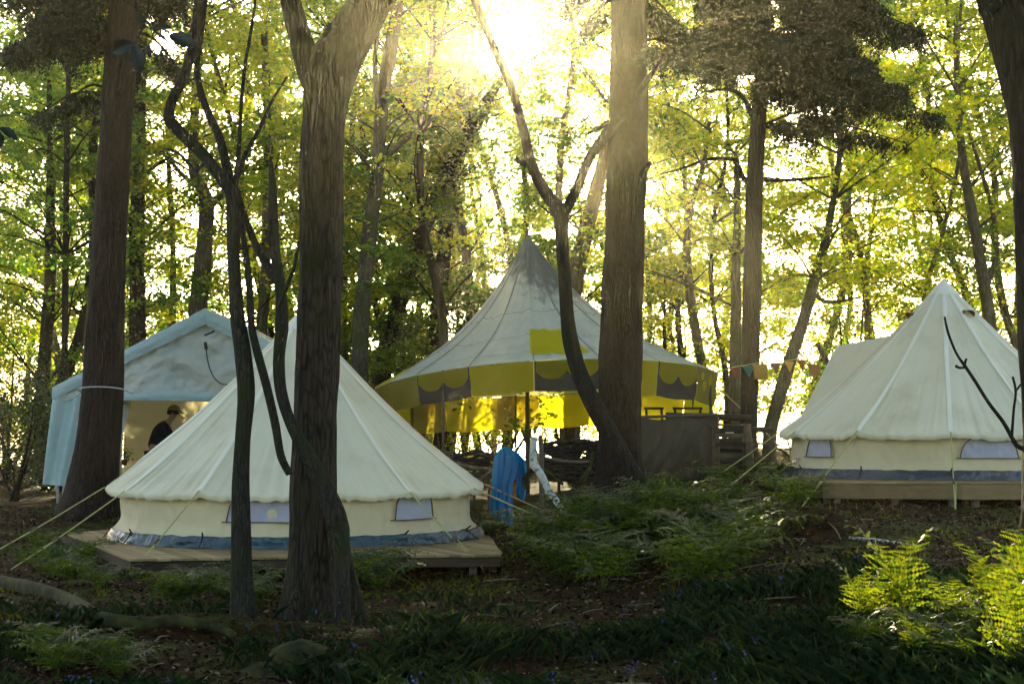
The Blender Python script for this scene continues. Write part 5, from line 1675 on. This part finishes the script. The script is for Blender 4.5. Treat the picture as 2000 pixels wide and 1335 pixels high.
def clumps(C, r, keepfn):
    k = np.array([keepfn(c[0], c[1]) for c in C])
    return C[r.uniform(0, 1, len(C)) < k]

C, r = scatter(60000, -.36, .36, 6.5, 15, 2)
C = clumps(C, r, lambda x, y: max(0, min(1, .5 + 1.8 * noise.noise(Vector((x * .9, y * .9, 1))) + (.5 if (x > 1.6 and y < 12) else 0) - (.55 if (-3 < x < -.9 and y < 12.5) else 0) - max(0, (y - 11.5) * .35))))
o = np_mesh('grass', blades(C, r, .16, .005, .9), 5, 'grass'); setp(o, 'dim bluish green grass and bluebell leaves in the foreground', 'grass', kind='stuff')
C, r = scatter(9000, -.36, .36, 13, 27, 3)
C = clumps(C, r, lambda x, y: max(0, min(1, .05 + 2.0 * noise.noise(Vector((x * .8, y * .8, 5))))))
o = np_mesh('moss_tufts', blades(C, r, .09, .012, .9), 5, 'fern'); setp(o, 'short bright moss and grass tufts further back on the floor', 'moss', kind='stuff')
C, r = scatter(160, -.3, .3, 7.5, 12.5, 4)
C = clumps(C, r, lambda x, y: max(0, min(1, .1 + 2.5 * noise.noise(Vector((x * .7 + 4, y * .7, 8))))))
C[:, 2] += .20 + r.uniform(-.05, .05, len(C))
o = np_mesh('bluebell_flowers', leaf_quads(np.repeat(C, 4, 0) + r.normal(0, .018, (len(C) * 4, 3)), .022, .018, rng=r, vertical=True), 4, 'bluebell'); setp(o, 'scattered violet blue bluebell flowers in the grass', 'bluebells', kind='stuff')

r = np.random.default_rng(9)
b = MB()
for k in range(320):
    y = 8 + 15 * r.uniform() ** 1.2; x = r.uniform(-.33, .33) * y; z = gz(x, y)
    a = r.uniform(0, 6.28); l = r.uniform(.08, .45)
    e = Vector((x + l * math.cos(a), y + l * math.sin(a), 0)); e.z = gz(e.x, e.y) + r.uniform(.01, .05)
    p0 = Vector((x, y, z + .012)); md_ = p0.lerp(e, .5) + Vector((r.uniform(-.02, .02), r.uniform(-.02, .02), .01))
    q = r.uniform(.003, .008)
    b.tube([p0, md_, e], [q, q * .8, q * .4], seg=5, sub=2)
o = b.build('twig_litter', 'twig_wood'); setp(o, 'small dead twigs scattered over the leaf litter', 'twigs', kind='stuff')

# fallen logs and sticks
def fallen(label, pts, mat, name='fallen_log'):
    P = []; Q = []
    for (px, py, w) in pts:
        p = on_ground(px, py); P.append(Vector((p.x, p.y, p.z + w * p.y / F * .3))); Q.append(w * p.y / F / 2)
    b = MB(); b.tube(P, Q, seg=14, sub=6, rough=.16, seed=pts[0][0]); o = b.build(name, mat); setp(o, label, 'log' if 'log' in name else 'stick')
fallen('mossy fallen log curving across the lower left floor', [(-40, 1140, 30), (60, 1160, 34), (140, 1185, 32), (200, 1215, 28), (300, 1225, 24)], 'moss_wood')
fallen('mossy log lying in front of the crooked sapling', [(240, 1235, 22), (330, 1222, 26), (420, 1232, 22), (455, 1245, 16)], 'moss_wood')
fallen('pale stick lying behind the bright ferns', [(1660, 1052, 7), (1720, 1058, 8), (1790, 1068, 7)], 'lichen_bark', 'fallen_stick')
fallen('thin dead stem arching at the bottom right corner', [(1905, 1345, 6), (1945, 1310, 6), (1990, 1285, 5)], 'old_wood', 'fallen_stick')
fallen('thin curved stick at the bottom left', [(268, 1330, 5), (285, 1305, 5), (305, 1295, 4)], 'old_wood', 'fallen_stick')
fallen('short stick lying in the central floor', [(1380, 985, 8), (1420, 990, 8), (1440, 992, 6)], 'lichen_bark', 'fallen_stick')
for k, (px, py, s, lab) in enumerate(((600, 1300, .26, 'moss covered stone at the foot of the thick oak'), (690, 1325, .2, 'smaller mossy stone right of the first one'), (520, 1320, .17, 'half sunk mossy stone left of the larger one'))):
    p = on_ground(px, py); b = MB()
    def rk(u, v):
        a = 2 * PI * u; e = -.5 + (PI / 2 + .5) * v
        d = Vector((math.cos(a) * math.cos(e), math.sin(a) * math.cos(e) * .8, math.sin(e) * .65))
        return p + d * s * (1 + .35 * noise.noise(d * 1.7 + Vector((k, 0, 0))) + .12 * noise.noise(d * 6))
    b.grid(rk, 36, 18, closed=True); o = b.build('mossy_stone', 'moss_wood'); setp(o, lab, 'stone', 'mossy stones')

# ------------------------------------------------------------------ haze
HAZE = 0.00065
m, nt, nd, ln = newmat('haze_air')
pv = N(nd, 'ShaderNodeVolumePrincipled')
pv.inputs['Color'].default_value = (1.0, 0.92, 0.62, 1)
pv.inputs['Density'].default_value = HAZE
pv.inputs['Anisotropy'].default_value = 0.91
out = N(nd, 'ShaderNodeOutputMaterial'); ln.new(pv.outputs[0], out.inputs['Volume'])
M['haze_air'] = m
b = MB(); b.box((0, 0, (22 - 11) / 2 + 0), (3300, 3300, 33))
hz = b.build('haze', 'haze_air', smooth=False); setp(hz, 'pale morning haze filling the wood', 'haze', kind='stuff')

# ------------------------------------------------------------------ light
w = bpy.data.worlds.new('World'); SC.world = w; w.use_nodes = True
wn = w.node_tree.nodes; wl = w.node_tree.links
bgd = wn.get('Background') or wn.new('ShaderNodeBackground')
sky = wn.new('ShaderNodeTexSky'); sky.sky_type = 'NISHITA'; sky.sun_disc = False
sky.sun_elevation = SUN_EL
sky.sun_rotation = 0.0          # sun towards +Y
sky.air_density = 0.8; sky.dust_density = 3.0; sky.ozone_density = 0.3
wl.new(sky.outputs[0], bgd.inputs[0]); bgd.inputs[1].default_value = 0.14
sd = bpy.data.lights.new('sun', 'SUN'); sd.energy = 4.0; sd.angle = R(0.5); sd.color = (1.0, 0.85, 0.52)
so = bpy.data.objects.new('sun', sd); COL.objects.link(so)
so.rotation_euler = Vector((-SDIR[0], -SDIR[1], -SDIR[2])).to_track_quat('-Z', 'Y').to_euler()

SC.view_settings.view_transform = 'Standard'
SC.view_settings.look = 'None'
SC.view_settings.gamma = 1.0
SC.view_settings.exposure = 2.2
cy = SC.cycles
cy.use_denoising = True
cy.max_bounces = 7; cy.diffuse_bounces = 4; cy.transmission_bounces = 5; cy.volume_bounces = 0; cy.glossy_bounces = 2
cy.use_adaptive_sampling = True; cy.adaptive_threshold = 0.02
cy.sample_clamp_indirect = 6.0
